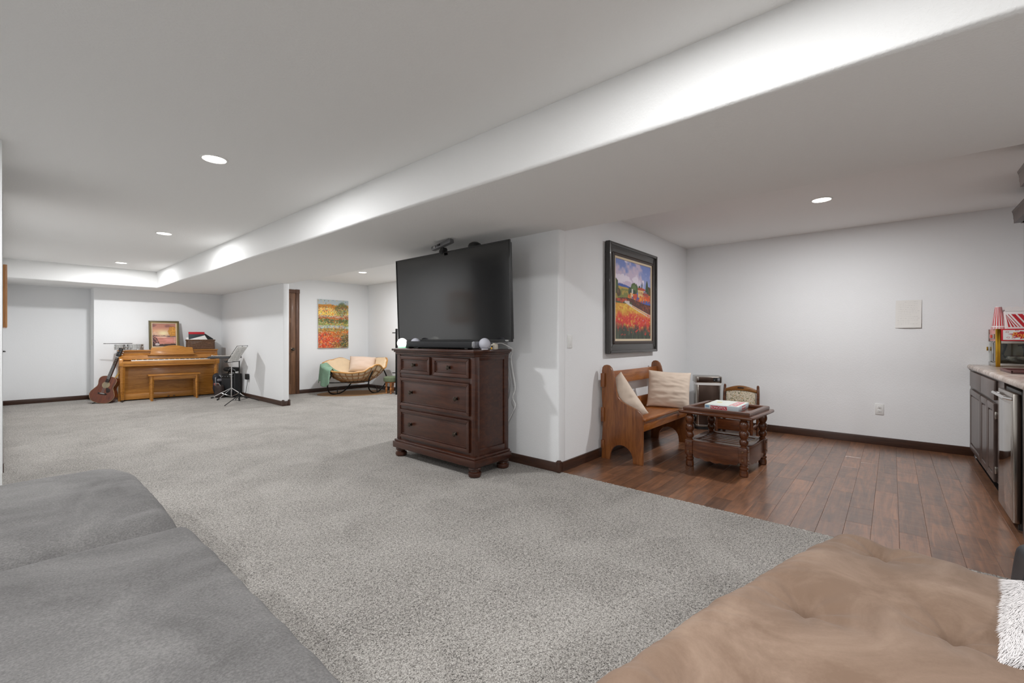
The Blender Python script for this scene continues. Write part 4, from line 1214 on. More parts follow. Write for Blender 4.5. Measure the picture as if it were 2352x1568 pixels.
# guitar
GT = thing('acoustic_guitar', 'reddish brown acoustic guitar leaning beside the left end of the piano', 'guitar', (1.150, 10.80, .012), rot=(R(-13), R(12.5), R(-40)))
def ghalf(z):
    pts = [(0, 0), (.01, .085), (.03, .135), (.07, .175), (.13, .200), (.18, .195), (.24, .160), (.29, .128), (.33, .125), (.38, .140), (.42, .143), (.455, .130), (.48, .10), (.493, .05), (.495, 0)]
    for (a, b), (c, d) in zip(pts, pts[1:]):
        if a <= z <= c:
            u = (z - a)/(c - a + 1e-9); return b + (d - b)*u
    return 0
zs = [.495*(.5 - .5*math.cos(PI*i/40)) for i in range(41)]
poly = [(-ghalf(z), z) for z in zs] + [(ghalf(z) * (1 if z < .36 else (1 - .0*z)), z) for z in zs[::-1][1:-1]]
M['gtop'] = wood('mahogany top', '#3d1708', '#7d3b19', (50, 4, 3), .25, .5)
M['gside'] = wood('mahogany side', '#3a150a', '#743117', (5, 5, 20), .25, .5)
MB().prism(poly, 1, 0, .105, .003).build('body', 'gside', GT, ang=50)
MB().prism([(x*.985, z*.99 + .002) for x, z in poly], 1, -.003, .001).build('soundboard', 'gtop', GT)
MB().tube([(x, 0.0, z) for x, z in poly], .003, 5, True).build('binding', plain('pale binding', '#a3906c', .4), GT)
MB().lathe([(.0, .0), (.049, .0), (.049, .001)], (0, -.0035, .335), 28, RX(90)).build('soundhole', plain('soundhole inside', '#6d5a44', .6), GT)
MB().lathe([(.049, 0), (.062, 0), (.062, .0015), (.049, .0015)], (0, -.0035, .335), 32, RX(90)).build('rosette', plain('rosette ring', '#8f8064', .5), GT)
MB().prism([(.02, .29), (.055, .285), (.095, .27), (.105, .235), (.085, .205), (.055, .20), (.035, .235)], 1, -.005, -.002, .001).build('pickguard', plain('dark pickguard', '#24120c', .2), GT)
MB().lo((-.07, -.012, .158), (.07, -.003, .185), .004).build('bridge', 'dark', GT)
MB().lo((-.038, -.016, .172), (.038, -.010, .178), .001).build('saddle', 'paper', GT)
MB().prism([(-.028, .38), (.028, .38), (.022, .86), (-.022, .86)], 1, -.016, -.004, .001).build('fretboard', plain('rosewood', '#2b2320', .5), GT)
MB().prism([(-.024, .46), (.024, .46), (.021, .87), (-.021, .87)], 1, -.004, .018, .004).build('neck', 'gside', GT)
fm = MB()
for i in range(1, 19):
    z = .86 - .64*(1 - 2**(-i/12)); fm.lo((-.024, -.0175, z - .001), (.024, -.0155, z + .001))
o = fm.build('fret', 'chrome', GT); o['kind'] = 'stuff'
hd = MB().prism([(-.024, .86), (.024, .86), (.036, .90), (.034, 1.03), (-.034, 1.03), (-.036, .90)], 1, -.008, .008, .002); hd.build('headstock', plain('black headstock', '#1d1a19', .3), GT)
MB().lo((-.024, -.019, .857), (.024, -.008, .863), .001).build('nut', 'paper', GT)
for s in (-1, 1):
    for z in (.92, .96, 1.0):
        MB().cyl((s*.034, .004, z), (s*.052, .004, z), .003, seg=8).lo((s*.056 - .007, -.003, z - .009), (s*.056 + .007, .010, z + .009), .003).cyl((s*.018, -.008, z), (s*.018, -.022, z), .004, seg=8).build('tuning_peg', 'chrome', GT)
sm_ = MB()
for i in range(6):
    x = -.018 + i*.0072; sm_.tube([(x*1.15, -.0135, .176), (x*.95, -.0185, .86)], .0008, 4)
o = sm_.build('string', 'chrome', GT); o['kind'] = 'stuff'
def strapf(u, v):
    z = .86 - .46*u
    return (.020 + .055*math.sin(PI*u*.9) + .03*(v - .5), .045 + .03*math.sin(PI*u), z)
MB().grid(strapf, 14, 3).build('strap', plain('tan strap', '#b08a4a', .8), GT)
GS = thing('guitar_stand', 'low dark stand holding the guitar above the carpet', 'stand', (1.20, 10.93, 0))
MB().tube([(-.13, -.10, .008), (0, .02, .05), (.15, -.09, .008)], .007, 8).tube([(0, .02, .05), (.02, .17, .008)], .007, 8).tube([(.10, -.05, .02), (.10, -.10, .028)], .006, 8).tube([(0, .02, .05), (.03, .10, .30)], .006, 8).build('frame', 'blackm', GS)

# chrome stand with a bell tray, music stand, amplifier, bags
CS = thing('percussion_stand', 'chrome tripod stand carrying a flat dark bell tray beside the piano', 'stand', (2.985, 9.90, 0))
MB().tube([(0, 0, .02), (0, 0, .46)], .014, 12).lathe([(.014, .44), (.021, .445), (.021, .475), (.012, .48)], (0, 0, 0), 14).tube([(0, 0, .46), (0, 0, .78)], .010, 12).build('post', 'chrome', CS)
MB().lo((-.02, -.008, .45), (-.045, .008, .47), .003).build('wing_nut', 'chrome', CS)
MB().lathe([(.014, .165), (.024, .17), (.024, .20), (.014, .205)], (0, 0, 0), 14).build('collar', 'chrome', CS)
for a, rr_ in ((-144, .36), (-59, .32), (150, .33)):
    x, y = math.cos(R(a)), math.sin(R(a))
    g = MB().tube([(.018*x, .018*y, .185), (rr_*x, rr_*y, .018)], .009, 8).tube([(.012*x, .012*y, .03), (.19*x, .19*y, .105)], .006, 8)
    o = g.build('leg', 'chrome', CS)
    MB().tube([((rr_-.03)*x, (rr_-.03)*y, .026), ((rr_+.02)*x, (rr_+.02)*y, .010)], .014, 8).build('rubber_foot', 'black', o)
TR = MB().box((-.10, .05, .800), (.50, .28, .036), .006, (0, 0, R(-40))); TR.build('bell_tray', plain('dark tray', '#3b3b3d', .5), CS)
bars = MB()
for i in range(14):
    u = -.22 + i*.034
    q = Euler((0, 0, R(-40))).to_matrix() @ Vector((u, 0, 0))
    bars.box((-.10 + q.x, .05 + q.y, .823), (.026, .24 - i*.008, .006), .001, (0, 0, R(-40)))
o = bars.build('tone_bar', 'steel', CS); o['kind'] = 'stuff'
MB().tube([(-.30, .12, .836), (.03, -.08, .832)], .005, 8).ball((-.30, .12, .836), .012, u=10, v=8).build('mallet', plain('pale mallet', '#cfcac2', .5), CS)

MS = thing('music_stand', 'black folding music stand holding open sheet music beside the chrome stand', 'music stand', (2.875, 9.12, 0))
F2 = Vector((.757, .653, 0)); R2 = Vector((.653, -.757, 0))
MB().tube([(0, 0, .03), (0, 0, .76)], .009, 10).build('post', 'blackm', MS)
MB().tube([(0, 0, .02), (0, 0, .14)], .014, 10).build('hub', 'black', MS)
for d in (Vector((-.34, -.36, 0)), Vector((.30, -.10, 0)), Vector((.05, .36, 0))):
    MB().tube([Vector((0, 0, .13)), d*.5 + Vector((0, 0, .07)), d + Vector((0, 0, .008))], .007, 8).tube([Vector((0, 0, .03)), d*.5 + Vector((0, 0, .07))], .004, 6).build('leg', 'blackm', MS)
wv_ = (F2*.34 - R2*.01); wn = wv_.normalized()
upv = R2*.195 + Vector((0, 0, .285)); un = upv.normalized()
nn = wn.cross(un).normalized()
org = R2*(-.145) + F2*(-.14) + Vector((0, 0, .752))
def dk(a, b, c=0.0): return org + wv_*a + upv*b + nn*c
mb = MB()
fr_ = MB()
for a in (0, .5, 1): fr_.tube([dk(a, 0), dk(a, 1)], .004, 6)
for bq in (.05, .5, 1): fr_.tube([dk(0, bq), dk(1, bq)], .004, 6)
fr_.build('desk_frame', 'blackm', MS)
MB().tube([dk(-.06, -.03, -.02), dk(1.06, -.03, -.02)], .010, 8).tube([dk(-.06, -.03, .01), dk(1.06, -.03, .01)], .007, 8).build('desk_ledge', 'black', MS)
SM = thing('sheet_music', 'open booklet of printed music resting on the black music stand', 'sheet music', tuple(Vector((2.875, 9.12, 0)) + dk(.5, .02)))
o0 = dk(.5, .02)
sg = -1 if (nn.x*(-2.875) + nn.y*(-9.12)) < 0 else 1
for side in (0, 1):
    def pg(u, v, side=side):
        a = (.02 + .48*u) if side == 0 else (.50 + .48*u)
        k = u if side == 0 else 1 - u
        return dk(a, .02 + .96*v, sg*(.012 + .016*math.sin(PI*u)*(1 if side == 0 else .7))) - o0
    po = MB().grid(pg, 10, 6).build('page', 'paper', SM)
    lm = MB()
    for i in range(11):
        v = .08 + i*.078
        for j in range(9):
            if rnd.random() < .2: continue
            u0 = .08 + j*.095; u1 = u0 + rnd.uniform(.05, .09)
            a, c, d_, e = (pg(u0, v), pg(u1, v), pg(u1, v + .022), pg(u0, v + .022))
            off = nn*(sg*.003)
            lm.raw([a + off, c + off, d_ + off, e + off], [(0, 1, 2, 3)])
    oo = lm.build('printed_notes', plain('printed grey', '#a7a6a4', .8), po); oo['kind'] = 'stuff'

AM = thing('guitar_amplifier', 'black guitar amplifier standing against the wall behind the stands', 'amplifier', (3.032, 10.05, 0), R(-62))
MB().lo((-.165, -.085, .012), (.165, .085, .47), .012).build('cabinet', plain('black tolex', '#222223', .7, bs=.3, bscale=400), AM)
MB().lo((-.145, -.089, .03), (.145, -.083, .36), .003).build('speaker_grille', 'grille', AM)
MB().lo((-.145, -.089, .38), (.145, -.083, .455), .003).build('control_strip', 'black', AM)
for i in range(5): MB().cyl((-.12 + i*.06, -.087, .417), (-.12 + i*.06, -.100, .417), .010, seg=12).build('control_knob', 'capgrey', AM)
MB().tube([(-.08, 0, .465), (-.07, 0, .50), (.07, 0, .50), (.08, 0, .465)], .012, 8).build('handle', 'black', AM)
for x in (-.15, .15):
    for y in (-.06, .06): MB().cyl((x, y, 0), (x, y, .014), .014, seg=10).build('foot', 'black', AM)
t = thing('cable_bag', 'small black gear bag lying on top of the guitar amplifier', 'bag', (3.032, 10.05, .512), R(-62))
MB().rbox((.29, .15, .085), .04, (16, 10, 6), lambda w: (w.x, w.y, max(0, w.z + .012*mnoise.noise(Vector((w.x*14, w.y*14, w.z*14)))))).build('bag_body', plain('black nylon', '#191919', .6), t, ang=80)
MB().tube([(.02, -.095, .03), (.06, -.10, .07), (.12, -.09, .055), (.15, -.06, .02)], .008, 8).build('buckle_strap', 'capgrey', t)
t = thing('backpack', 'black backpack with grey and blue patches slumped beside the piano', 'backpack', (2.935, 10.425, 0))
def bpf(w):
    k = 1 - .35*max(0, w.z/.46)**2
    n_ = mnoise.noise(Vector((w.x*9 + 3, w.y*9, w.z*9)))
    return (w.x*k + .02*n_ - .06*(w.z/.46), w.y*k + .02*n_ , max(0, w.z*(1 + .06*n_)))
MB().rbox((.21, .15, .46), .07, (16, 14, 18), bpf).build('sack', plain('black patterned nylon', '#26252b', .6, var=.5, vs=18), t, ang=80)
for i, (x, z, c) in enumerate(((-.03, .30, '#8d8a90'), (.05, .20, '#5b4a44'), (-.07, .10, '#7fa7c4'), (.02, .05, '#c9c9d0'), (-.09, .22, '#9b5b52'))):
    MB().rbox((.085, .03, .055), .014, (6, 4, 5), lambda w, x=x, z=z: (w.x + x, w.y - .082 - .01*(z < .2), w.z + z)).build('pocket', plain('patch %d' % i, c, .7), t, ang=80)
MB().tube([(-.09, -.05, .38), (-.10, -.09, .30), (-.085, -.10, .18), (-.05, -.09, .08)], .012, 8).tube([(-.03, -.06, .43), (.02, -.09, .36), (.06, -.09, .24)], .012, 8).build('shoulder_strap', 'capgrey', t)
t = thing('tote_bag', 'dark brown bag sagging in front of the amplifier', 'bag', (2.84, 10.11, 0), R(-62))
def tbf(w):
    n_ = mnoise.noise(Vector((w.x*8, w.y*8 + 5, w.z*8)))
    return (w.x*(1 - .2*w.z/.25) + .012*n_, w.y + .010*n_, max(0, w.z*(1 + .08*n_)))
MB().rbox((.19, .10, .25), .04, (14, 8, 14), tbf).build('bag_body', plain('brown canvas', '#372b27', .8, var=.25, vs=16), t, ang=80)
MB().tube([(-.06, -.03, .235), (-.045, -.05, .285), (.03, -.05, .29), (.05, -.03, .235)], .007, 8).build('bag_handle', plain('grey webbing', '#9a9692', .7), t)
t = thing('wall_adapter', 'black power adapter plugged into the partition wall by the music stand', 'adapter', (3.20, 9.62, .42))
MB().lo((-.055, -.05, -.055), (-.006, .05, .055), .006).build('case', 'black', t)
MB().lo((-.006, -.036, -.058), (0, .036, .058), .002).build('outlet_plate', 'white', t)
MB().tube([(-.03, -.02, -.05), (-.035, -.01, -.16), (-.03, .06, -.30), (-.05, .16, -.40)], .004, 6).build('cord', 'black', t)

# wooden frame on the left wall
t = thing('wall_frame', 'wooden framed panel hanging on the left wall, seen edge-on', 'picture frame', (.013, 6.15, 1.545))
M['oakf'] = wood('frame oak', '#9c6230', '#d09352', (30, 30, 4), .4, .2)
z0, z1 = -.275, .275
mb = MB().ring(0, -.27, z0, .27, z1, .045, 0, .026, .004)
mb.build('frame', 'oakf', t)
MB().lo((0, -.23, z0 + .03), (.010, .23, z1 - .03)).build('panel', plain('pale panel', '#d6d5d2', .6), t)

# ================================================================== BACK ROOM
t = thing('garden_canvas', 'unframed canvas of bright daubed colour bands on the back room wall', 'painting', (4.883, 9.53, 1.498))
def daubs(U, V):
    A = np.zeros(U.shape + (3,)); A[:] = H('#b08a4a')
    n1 = fbm(U*5, V*7, 61)
    W = V + .07*(n1 - .5)
    bands = [(0, '#8a4a24'), (.10, '#b4472a'), (.22, '#b4622c'), (.34, '#8a7438'), (.40, '#9aa7a8'), (.46, '#7d8a4a'), (.52, '#566034'), (.60, '#9d5a38'), (.64, '#b39a86'), (.68, '#e0c25c'), (.76, '#d9b46a'), (.82, '#b0782f'), (.90, '#9fa9ad')]
    for z, c in bands: A = mixc(A, H(c), sm(W, z - .012, z + .012))
    A = mixc(A, H('#c23f28'), sm(.34 - W, 0, .08)*sm(.55 - U + .3*(n1-.5), 0, .2)*.85)
    A = mixc(A, H('#3f4f34'), sm(.33 - W, 0, .1)*sm(U - .62 + .3*(n1-.5), 0, .15)*.85)
    A = mixc(A, H('#4a5a3c'), sm(.20 - ((U-.78)**2*3 + (W-.80)**2*8), 0, .1)*.7)
    # brush dabs
    rr = random.Random(5)
    nu, nv = U.shape
    pal = ['#d9a23a', '#cf5a2c', '#e5cf7a', '#47562f', '#c7c9b5', '#7d3a24', '#e2752f', '#4a5f7a', '#8f9a4f']
    Uw = U + .022*(fbm(U*23, V*31, 64) - .5) + .01*np.sin(V*60); Vw = V + .018*(fbm(U*19, V*27, 65) - .5)
    r1 = vhash(np.floor(Uw*40).astype(np.int64), np.floor(Vw*64).astype(np.int64), 62)
    r2 = vhash(np.floor(Uw*40).astype(np.int64), np.floor(Vw*64).astype(np.int64), 63)
    for i, c in enumerate(pal):
        m = (np.floor(r1*len(pal)).astype(int) == i) & (r2 < np.where(V > .86, .12, .62))
        A = mixc(A, H(c), m*.55)
    return np.clip(A*1.12, 0, 1)
canvas('canvas', .705, 1.07, 150, 220, daubs, M['paint'], t, (0, -.036, 0), (0, 0, 0))
MB().lo((-.3525, -.0355, -.535), (.3525, 0, .535), .001).build('stretcher', 'paper', t)

CH = thing('rattan_lounge_chair', 'wide rattan rocking lounge chair with a cream cushion in the back room', 'chair', (4.95, 8.68, 0), R(-29.7))
def rimz(f):
    f %= 360
    K_ = [(0, .70), (12, .74), (40, .73), (65, .70), (92, .64), (118, .74), (140, .70), (168, .66), (182, .62), (205, .555), (232, .495), (262, .470), (282, .490), (298, .575), (308, .625), (316, .62), (328, .53), (338, .55), (350, .68), (360, .72)]
    for (a, b), (c, d) in zip(K_, K_[1:]):
        if a <= f <= c:
            u = (f - a)/(c - a); u = u*u*(3 - 2*u); return b + (d - b)*u
def bowl(f, s, dz=0.0, k=1.0):
    a = R(f)
    rad = s**.85
    sq = 1.0 + .10*math.cos(2*a)**2*0
    x = .655*math.cos(a)*rad*k*sq; y = .50*math.sin(a)*rad*k
    z = .235 + (rimz(f) - .235)*(s**2.4) + dz
    return Vector((x, y, z))
M['rattan'] = plain('rattan cane', '#c08a48', .5, var=.18, vs=30)
MB().tube([bowl(f, 1) for f in range(0, 360, 5)], .016, 8, True).build('rim', 'rattan', CH)
M['rattand'] = plain('shaded cane', '#94673a', .5, var=.2, vs=30)  # same cane, darkened to carry the shade in the gaps
for f in range(0, 360, 12):
    MB().tube([bowl(f, s) for s in (1, .9, .8, .68, .55, .4, .25)], .0075, 6).build('cane_rib', 'rattand', CH)
for s in (.86, .66, .42): MB().tube([bowl(f, s, -.006) for f in range(0, 360, 8)], .010, 6, True).build('cane_ring', 'rattand', CH)
MB().tube([bowl(f, .24) for f in range(0, 360, 15)], .014, 8, True).build('centre_ring', 'rattan', CH)
M['cushion'] = plain('cream cushion', '#e2c8a6', .9, var=.05, vs=8, bs=.15, bscale=60, bdist=.004)
def cush(top):
    def g(u, v):
        f = u*360; s = .02 + .965*v
        p = bowl(f, s, 0, .985)
        if top:
            e = (1 - v**9)
            p.z += .026 + .115*e*(.75 + .25*math.cos(v*PI)) + .012*mnoise.noise(Vector((p.x*7, p.y*7, 1.3)))
            p.x *= 1 - .02*v; p.y *= 1 - .02*v
        else:
            p.z += .018
        return p
    return g
cm = MB().grid(cush(True), 90, 20, True).grid(cush(False), 90, 20, True)
def rimstrip(u, v):
    return cush(True)(u, 1).lerp(cush(False)(u, 1), v) + Vector((0, 0, .0))
cm.grid(rimstrip, 90, 3, True)
bmesh.ops.remove_doubles(cm.bm, verts=cm.bm.verts[:], dist=2e-4)
cm.build('cushion', 'cushion', CH, ang=80)
def cpil(w, h, th, loc, rot, sd):
    mb = pillow_mesh(w, h, th, sd, .01, .03, 20)
    bmesh.ops.transform(mb.bm, matrix=Matrix.Translation(loc) @ Euler(rot).to_matrix().to_4x4(), verts=mb.bm.verts)
    return mb.build('back_cushion', M['cushion2'], CH, ang=80)
M['cushion2'] = plain('pale back cushion', '#dcc4b2', .9)
cpil(.54, .36, .22, (.14, .22, .61), (R(-28), R(3), R(-6)), 2.2)
# bent steel rockers
rk = [(-.455, -.34, .46), (-.52, -.32, .30), (-.535, -.28, .17), (-.50, -.20, .06), (-.42, -.10, .016), (-.33, .0, .014), (-.22, .12, .06), (-.13, .24, .15), (-.06, .30, .235)]
MB().tube(smooth([bowl(196, .93, -.02)] + rk), .014, 10).build('rocker', 'blackm', CH)
rk2 = [(.34, -.36, .50), (.27, -.34, .33), (.255, -.30, .18), (.29, -.20, .07), (.36, -.10, .018), (.45, .0, .014), (.56, .12, .10), (.64, .22, .20), (.66, .28, .30), (.60, .33, .46), (.53, .34, .56)]
MB().tube(smooth(rk2), .014, 10).build('rocker', 'blackm', CH)
MB().tube([(-.51, -.31, .27), (-.1, -.31, .265), (.265, -.34, .28)], .010, 8).build('cross_bar', 'blackm', CH)
MB().tube(smooth([(-.36, -.03, .02), (-.355, -.0, .10), (-.30, .02, .135), (0, .05, .14), (.36, .04, .135), (.43, .0, .10), (.44, -.01, .02)]), .009, 8).build('cross_bar', 'blackm', CH)
M['seagreen'] = plain('sea green throw', '#86a78f', .95, var=.08, vs=14, bs=.25, bscale=90, bdist=.003)
BL = thing('throw_blanket', 'sea green throw draped over the left tip of the rattan lounge chair', 'blanket', (4.95, 8.68, 0), R(-29.7))
def blf(u, v):
    if u < .45:
        k = 1 - u/.45                       # 1 at the hem, 0 on the rim
        f = 180 + 46*v
        p = bowl(f, 1.0) * 1.0
        o_ = Vector((math.cos(R(f)), math.sin(R(f)), 0))
        p += o_*(.028 + .02*k + .018*k*math.sin(v*13 + 1)) + Vector((0, 0, .022 - k*(.30 + .10*(1 - v) - .05*math.sin(v*7))))
        p.z += .010*mnoise.noise(Vector((u*6, v*6, 2)))
        return p
    k = (u - .45)/.55
    f = (180 + 46*v)*(1 - k) + (128 + 62*v)*k
    s = 1 - .80*k
    p = bowl(f, s)
    p.z += .022 + min(1, k*6)*.100 + .012*mnoise.noise(Vector((u*8, v*8, 4)))
    return p
bm_ = MB().grid(blf, 40, 16)
o = bm_.build('cloth', 'seagreen', BL, ang=80)
md_ = o.modifiers.new('thick', 'SOLIDIFY'); md_.thickness = .012; md_.offset = 1
tz = thing('shade_oval', 'thin brown oval added for the tinted shade on the carpet under the rattan lounge chair', 'shade patch', (4.95, 8.68, 0), R(-29.7))  # the chair's brownish shadow, laid on the carpet as a thin coloured disc
MB().lathe([(1, 0), (1, .004), (.97, .006), (0, .006)], (0, 0, 0), 60).build('mat', plain('brown shade tint', '#8d6b47', .95, var=.15, vs=40, bs=.4, bscale=300, bdist=.002), tz)
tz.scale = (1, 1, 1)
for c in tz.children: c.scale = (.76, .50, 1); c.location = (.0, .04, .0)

ST = thing('footstool', 'small round green cushioned footstool on turned wooden legs', 'stool', (5.45, 8.08, 0))
MB().lathe([(0, .255), (.15, .255), (.17, .265), (.178, .30), (.172, .345), (.14, .365), (0, .375)], (0, 0, 0), 28).build('cushion', plain('moss green cloth', '#687259', .95, var=.08, vs=30), ST)
MB().lathe([(.14, .235), (.145, .255), (0, .255)], (0, 0, 0), 24).build('seat_board', 'bench', ST)
M['legwood'] = wood('golden turned wood', '#8a4a1c', '#c9833f', (20, 20, 4), .3, .4)
lp = [(.014, 0), (.020, .01), (.016, .03), (.012, .05), (.022, .075), (.027, .10), (.020, .125), (.013, .14), (.020, .155), (.026, .19), (.022, .22), (.016, .245)]
for a in (45, 135, 225, 315):
    MB().lathe(lp, (.115*math.cos(R(a)), .115*math.sin(R(a)), 0), 14).build('leg', 'legwood', ST)
RK = thing('metal_rack', 'slim black metal rack with short side pegs half hidden behind the dresser', 'rack', (5.40, 7.84, 0))
MB().lo((-.018, -.018, 0), (.018, .018, 1.375), .003).build('post', 'blackm', RK)
MB().lo((.12, -.16, 0), (.150, -.13, 1.02), .003).build('post', 'blackm', RK)
MB().lo((.26, -.30, 0), (.29, -.27, 1.375), .003).build('post', 'blackm', RK)
for z in (.18, .46, .78, 1.02):
    MB().tube([(0, 0, z), (.275, -.285, z)], .010, 8).build('rung', 'blackm', RK)
for z in (.455, .945, 1.29):
    MB().tube([(-.012, .008, z), (-.065, .055, z)], .010, 8).build('peg', 'blackm', RK)
for z in (.05, .10):
    MB().tube([(0, 0, z), (.275, -.285, z)], .012, 8).build('rung', 'legwood', RK)

# ================================================================== SOFAS IN THE FOREGROUND
M['velour'] = suede_mat('grey velour', '#5b5958', '#83817f', '#6e6c6b', 3.0, .8, .10, .5, .6)
SF = thing('sectional_sofa', 'grey velour chaise sofa with two long seat cushions in the left foreground', 'sofa', (.02, 1.95, 0))
MB().lo((-.44, -1.45, .05), (.42, 1.42, .26), .04, 3).build('base', 'velour', SF)
for x in (-.38, .36):
    for y in (-1.36, 1.33): MB().cyl((x, y, 0), (x, y, .06), .025, .03).build('foot', 'black', SF)
def cu1(w):
    n_ = mnoise.noise(Vector((w.x*3, w.y*3, 1)))
    k = max(0, w.z/.24)
    b = (1 - (w.x/.47)**2)*(1 - (w.y/.85)**2)
    e = max(0, (w.x - .30)/.17)
    return (w.x, w.y - .665, w.z + .222 + k*(.012*b + .006*n_ + .0035*e*math.sin(w.y*38 + 3*n_)))
MB().rbox((.935, 1.66, .23), .045, (60, 90, 12), cu1).build('seat_cushion', 'velour', SF, ang=80)
def cu2(w):
    n_ = mnoise.noise(Vector((w.x*3 + 9, w.y*3, 1)))
    k = max(0, w.z/.22)
    q = (w.y + .64)/1.28
    e = max(0, (w.x - .22)/.25)
    wr = .010*mnoise.noise(Vector((w.x*2.2, w.y*9 + w.x*1.5, 4))) + .006*e*mnoise.noise(Vector((w.x*5, w.y*26, 8)))
    sag = -(.205*math.exp(-((q - .0)/.11)**2) + .045*math.exp(-(q/.34)**2))*(1 - .7*e) + .012*math.sin(PI*q)
    rd = -.05*max(0, (w.x - .30)/.17)**2*max(0, (q - .75)/.25)
    return (w.x, w.y + .815, w.z + .212 + k*(wr + sag + rd + .006*n_))
MB().rbox((.94, 1.285, .235), .075, (60, 90, 12), cu2).build('seat_cushion', 'velour', SF, ang=80)

M['suede'] = suede_mat('brown microsuede', '#7a6454', '#937d6c', '#867060', 3.2, .12, .12, .10, 1.2)
FU = thing('futon', 'tan brown tufted suede futon mattress in the right foreground', 'futon', (1.2, .1, 0))
Cc, Aa = Vector((2.235, .165)), Vector((.30, .655))
ax = (Aa - Cc).normalized(); ay = Vector((-ax.y, ax.x)); 
if ay.y > 0: ay = -ay
FL_, FW_ = 1.74, 1.25
TUF = [(2.045, .028), (1.495, .177), (1.60, -.119), (.955, .32), (1.07, .03), (2.14, -.27)]
def fut(w):
    # local x along the long edge from the far corner, y across
    u = w.x + FL_/2; v = w.y + FW_/2
    p = Cc + ax*u + ay*v
    k = max(0, min(1, w.z/.20))
    d = 0
    for tx, ty in TUF:
        r = math.hypot(p.x - tx, p.y - ty)
        d -= .034*math.exp(-r/.042) + .030*math.exp(-(r/.12)**2) + .030*math.exp(-(r/.016)**2)
        an = math.atan2(p.y - ty, p.x - tx)
        d += .005*math.exp(-((r - .07)/.05)**2)*math.sin(7*an + tx*9)
    edge = min(u, v)
    ed = max(0, 1 - v/.16)
    ed2 = max(0, 1 - u/.16)
    wr = .004*mnoise.noise(Vector((p.x*3.1, p.y*3.1, 2))) + .0025*mnoise.noise(Vector((p.x*9, p.y*9, 7)))
    wr += .011*ed*(mnoise.noise(Vector((u*15 + v*9, v*3, 5))) + .6*mnoise.noise(Vector((u*34 + v*16, v*5, 3)))) + .006*ed2*mnoise.noise(Vector((v*15, u*3, 9)))
    drop = -.012*ed2**1.6 - .0*ed + .006
    out = 1 + 0
    z = w.z + .225 + k*(d + wr + drop + .015*math.sin(PI*min(1, v/FW_)))
    # mattress edge swells slightly between its corners
    bulge = .032*math.sin(PI*min(1, max(0, (u - .1)/1.6)))*max(0, 1 - v/.3)
    p = p - ay*bulge
    return (p.x - 1.2, p.y - .1, z)
MB().rbox((FL_, FW_, .20), .085, (270, 200, 12), fut).build('mattress', 'suede', FU, ang=80)
for tx, ty in TUF[:3]:
    dq = Vector((tx, ty)) - Cc
    tz_ = fut(Vector((dq.dot(ax) - FL_/2, dq.dot(ay) - FW_/2, .20)))[2]
    MB().ball((tx - 1.2, ty - .1, tz_ + .006), .011, (1, 1, .8), u=10, v=6).build('tuft_button', plain('tuft thread', '#3d332e', .8), FU)
def fpt(u, v, z): 
    p = Cc + ax*u + ay*v; return (p.x - 1.2, p.y - .1, z)
fb_ = MB()
for u0, v0, u1, v1 in ((.12, .10, FL_ - .1, .10), (.12, FW_ - .1, FL_ - .1, FW_ - .1), (.15, .1, .15, FW_ - .1), (FL_ - .15, .1, FL_ - .15, FW_ - .1)):
    fb_.tube([fpt(u0, v0, .20), fpt(u1, v1, .20)], .028, 8)
fb_.build('frame_rail', 'tablew', FU)
for u, v in ((.16, .14), (.16, FW_ - .14), (FL_ - .16, .14), (FL_ - .16, FW_ - .14)):
    MB().tube([fpt(u, v, 0), fpt(u, v, .20)], .025, 10).build('leg', 'tablew', FU)

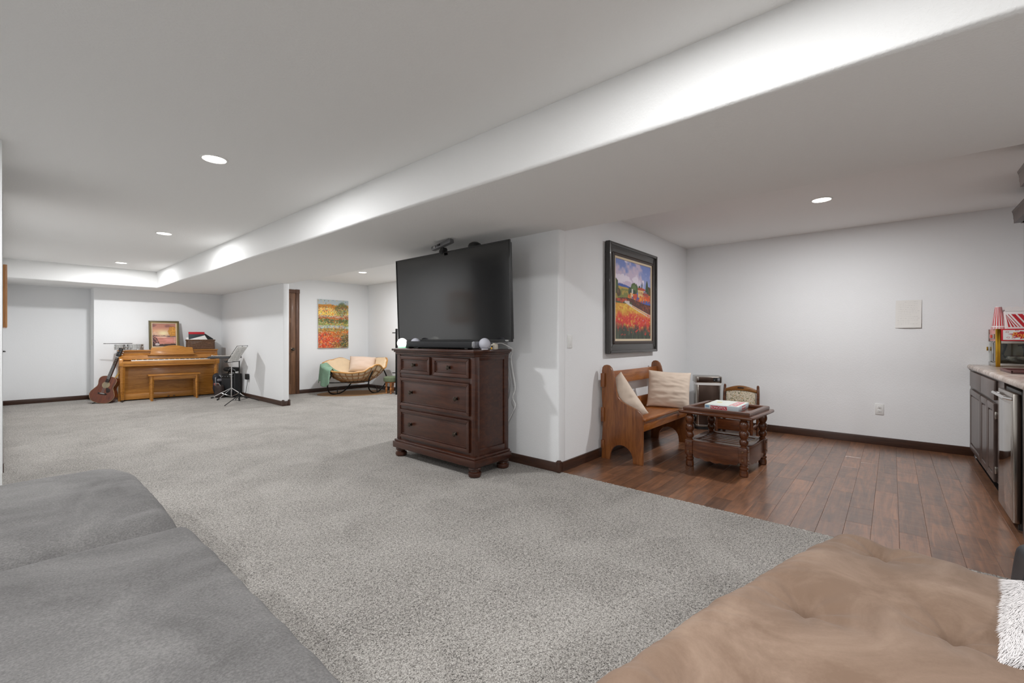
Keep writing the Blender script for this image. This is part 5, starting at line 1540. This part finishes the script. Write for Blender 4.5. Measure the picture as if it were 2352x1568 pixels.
FP = thing('fur_pillow', 'white fluffy fur pillow lying at the right edge of the tufted brown futon', 'pillow', (1.705, -.462, .446), rot=(R(3), R(1), R(171)))
M['fur'] = plain('white fur', '#e2dedd', .95, sheen=.3)
pz = lambda a, b: .055*max(0, (1 - abs(a)**3)*(1 - abs(b)**3))**.5
def pf(sg):
    def g(u, v):
        a, b = 2*u - 1, 2*v - 1
        n_ = mnoise.noise(Vector((a*3, b*3, sg)))
        return (a*.245*(1 - .03*b*b), b*.235*(1 - .03*a*a), sg*pz(a, b) + .006*n_*(sg > 0))
    return g
mb = MB().grid(pf(1), 26, 26).grid(pf(-1), 26, 26)
bmesh.ops.remove_doubles(mb.bm, verts=mb.bm.verts[:], dist=1e-4)
mb.build('cushion', 'fur', FP, ang=80)
fv, ff = [], []
for i in range(52000):
    a, b = rnd.uniform(-1, 1), rnd.uniform(-1, 1)
    p = Vector((a*.245, b*.235, pz(a, b)))
    cl = mnoise.noise(Vector((a*4, b*2.0, 3)))
    m_ = max(0, max(abs(a), abs(b)) - .72)*3.2
    ow = Vector((a, b, 0)).normalized() * m_
    dirv = Vector((.8 + .4*cl, .7*mnoise.noise(Vector((a*2.5, b*3.5, 9))), .10 + .12*rnd.random() + .12*cl)) + ow
    dirv = dirv.normalized() * rnd.uniform(.018, .030)
    sd = Vector((-dirv.y, dirv.x, 0)).normalized() * .0009
    q = p + dirv*.55 + Vector((0, 0, .003)); e = p + dirv - Vector((0, 0, .003))
    n0 = len(fv)
    fv += [p - sd, p + sd, q + sd*.8, q - sd*.8, e]
    ff += [(n0, n0+1, n0+2, n0+3), (n0+3, n0+2, n0+4)]
me = bpy.data.meshes.new('fur'); me.from_pydata([tuple(v) for v in fv], [], ff); me.materials.append(M['fur'])
o = bpy.data.objects.new('fur', me); COL.objects.link(o); o.parent = FP; o['kind'] = 'stuff'

BB = thing('shoulder_bag', 'black leather bag standing on the carpet beyond the fur pillow', 'bag', (2.93, -.60, 0))
def bbf(w):
    n_ = mnoise.noise(Vector((w.x*7, w.y*7, w.z*7)))
    k = 1 - .12*(w.z/.26)
    return (w.x*k + .008*n_, w.y*k + .008*n_, max(0, w.z + .01*n_*(w.z/.26)))
MB().rbox((.30, .38, .245), .045, (14, 18, 14), bbf).build('bag_body', plain('black leather', '#23262a', .45, bs=.2, bscale=160), BB, ang=80)
MB().tube([(-.12, -.10, .235), (-.13, -.06, .29), (-.13, .02, .29), (-.12, .06, .235)], .008, 8).build('bag_handle', 'black', BB)
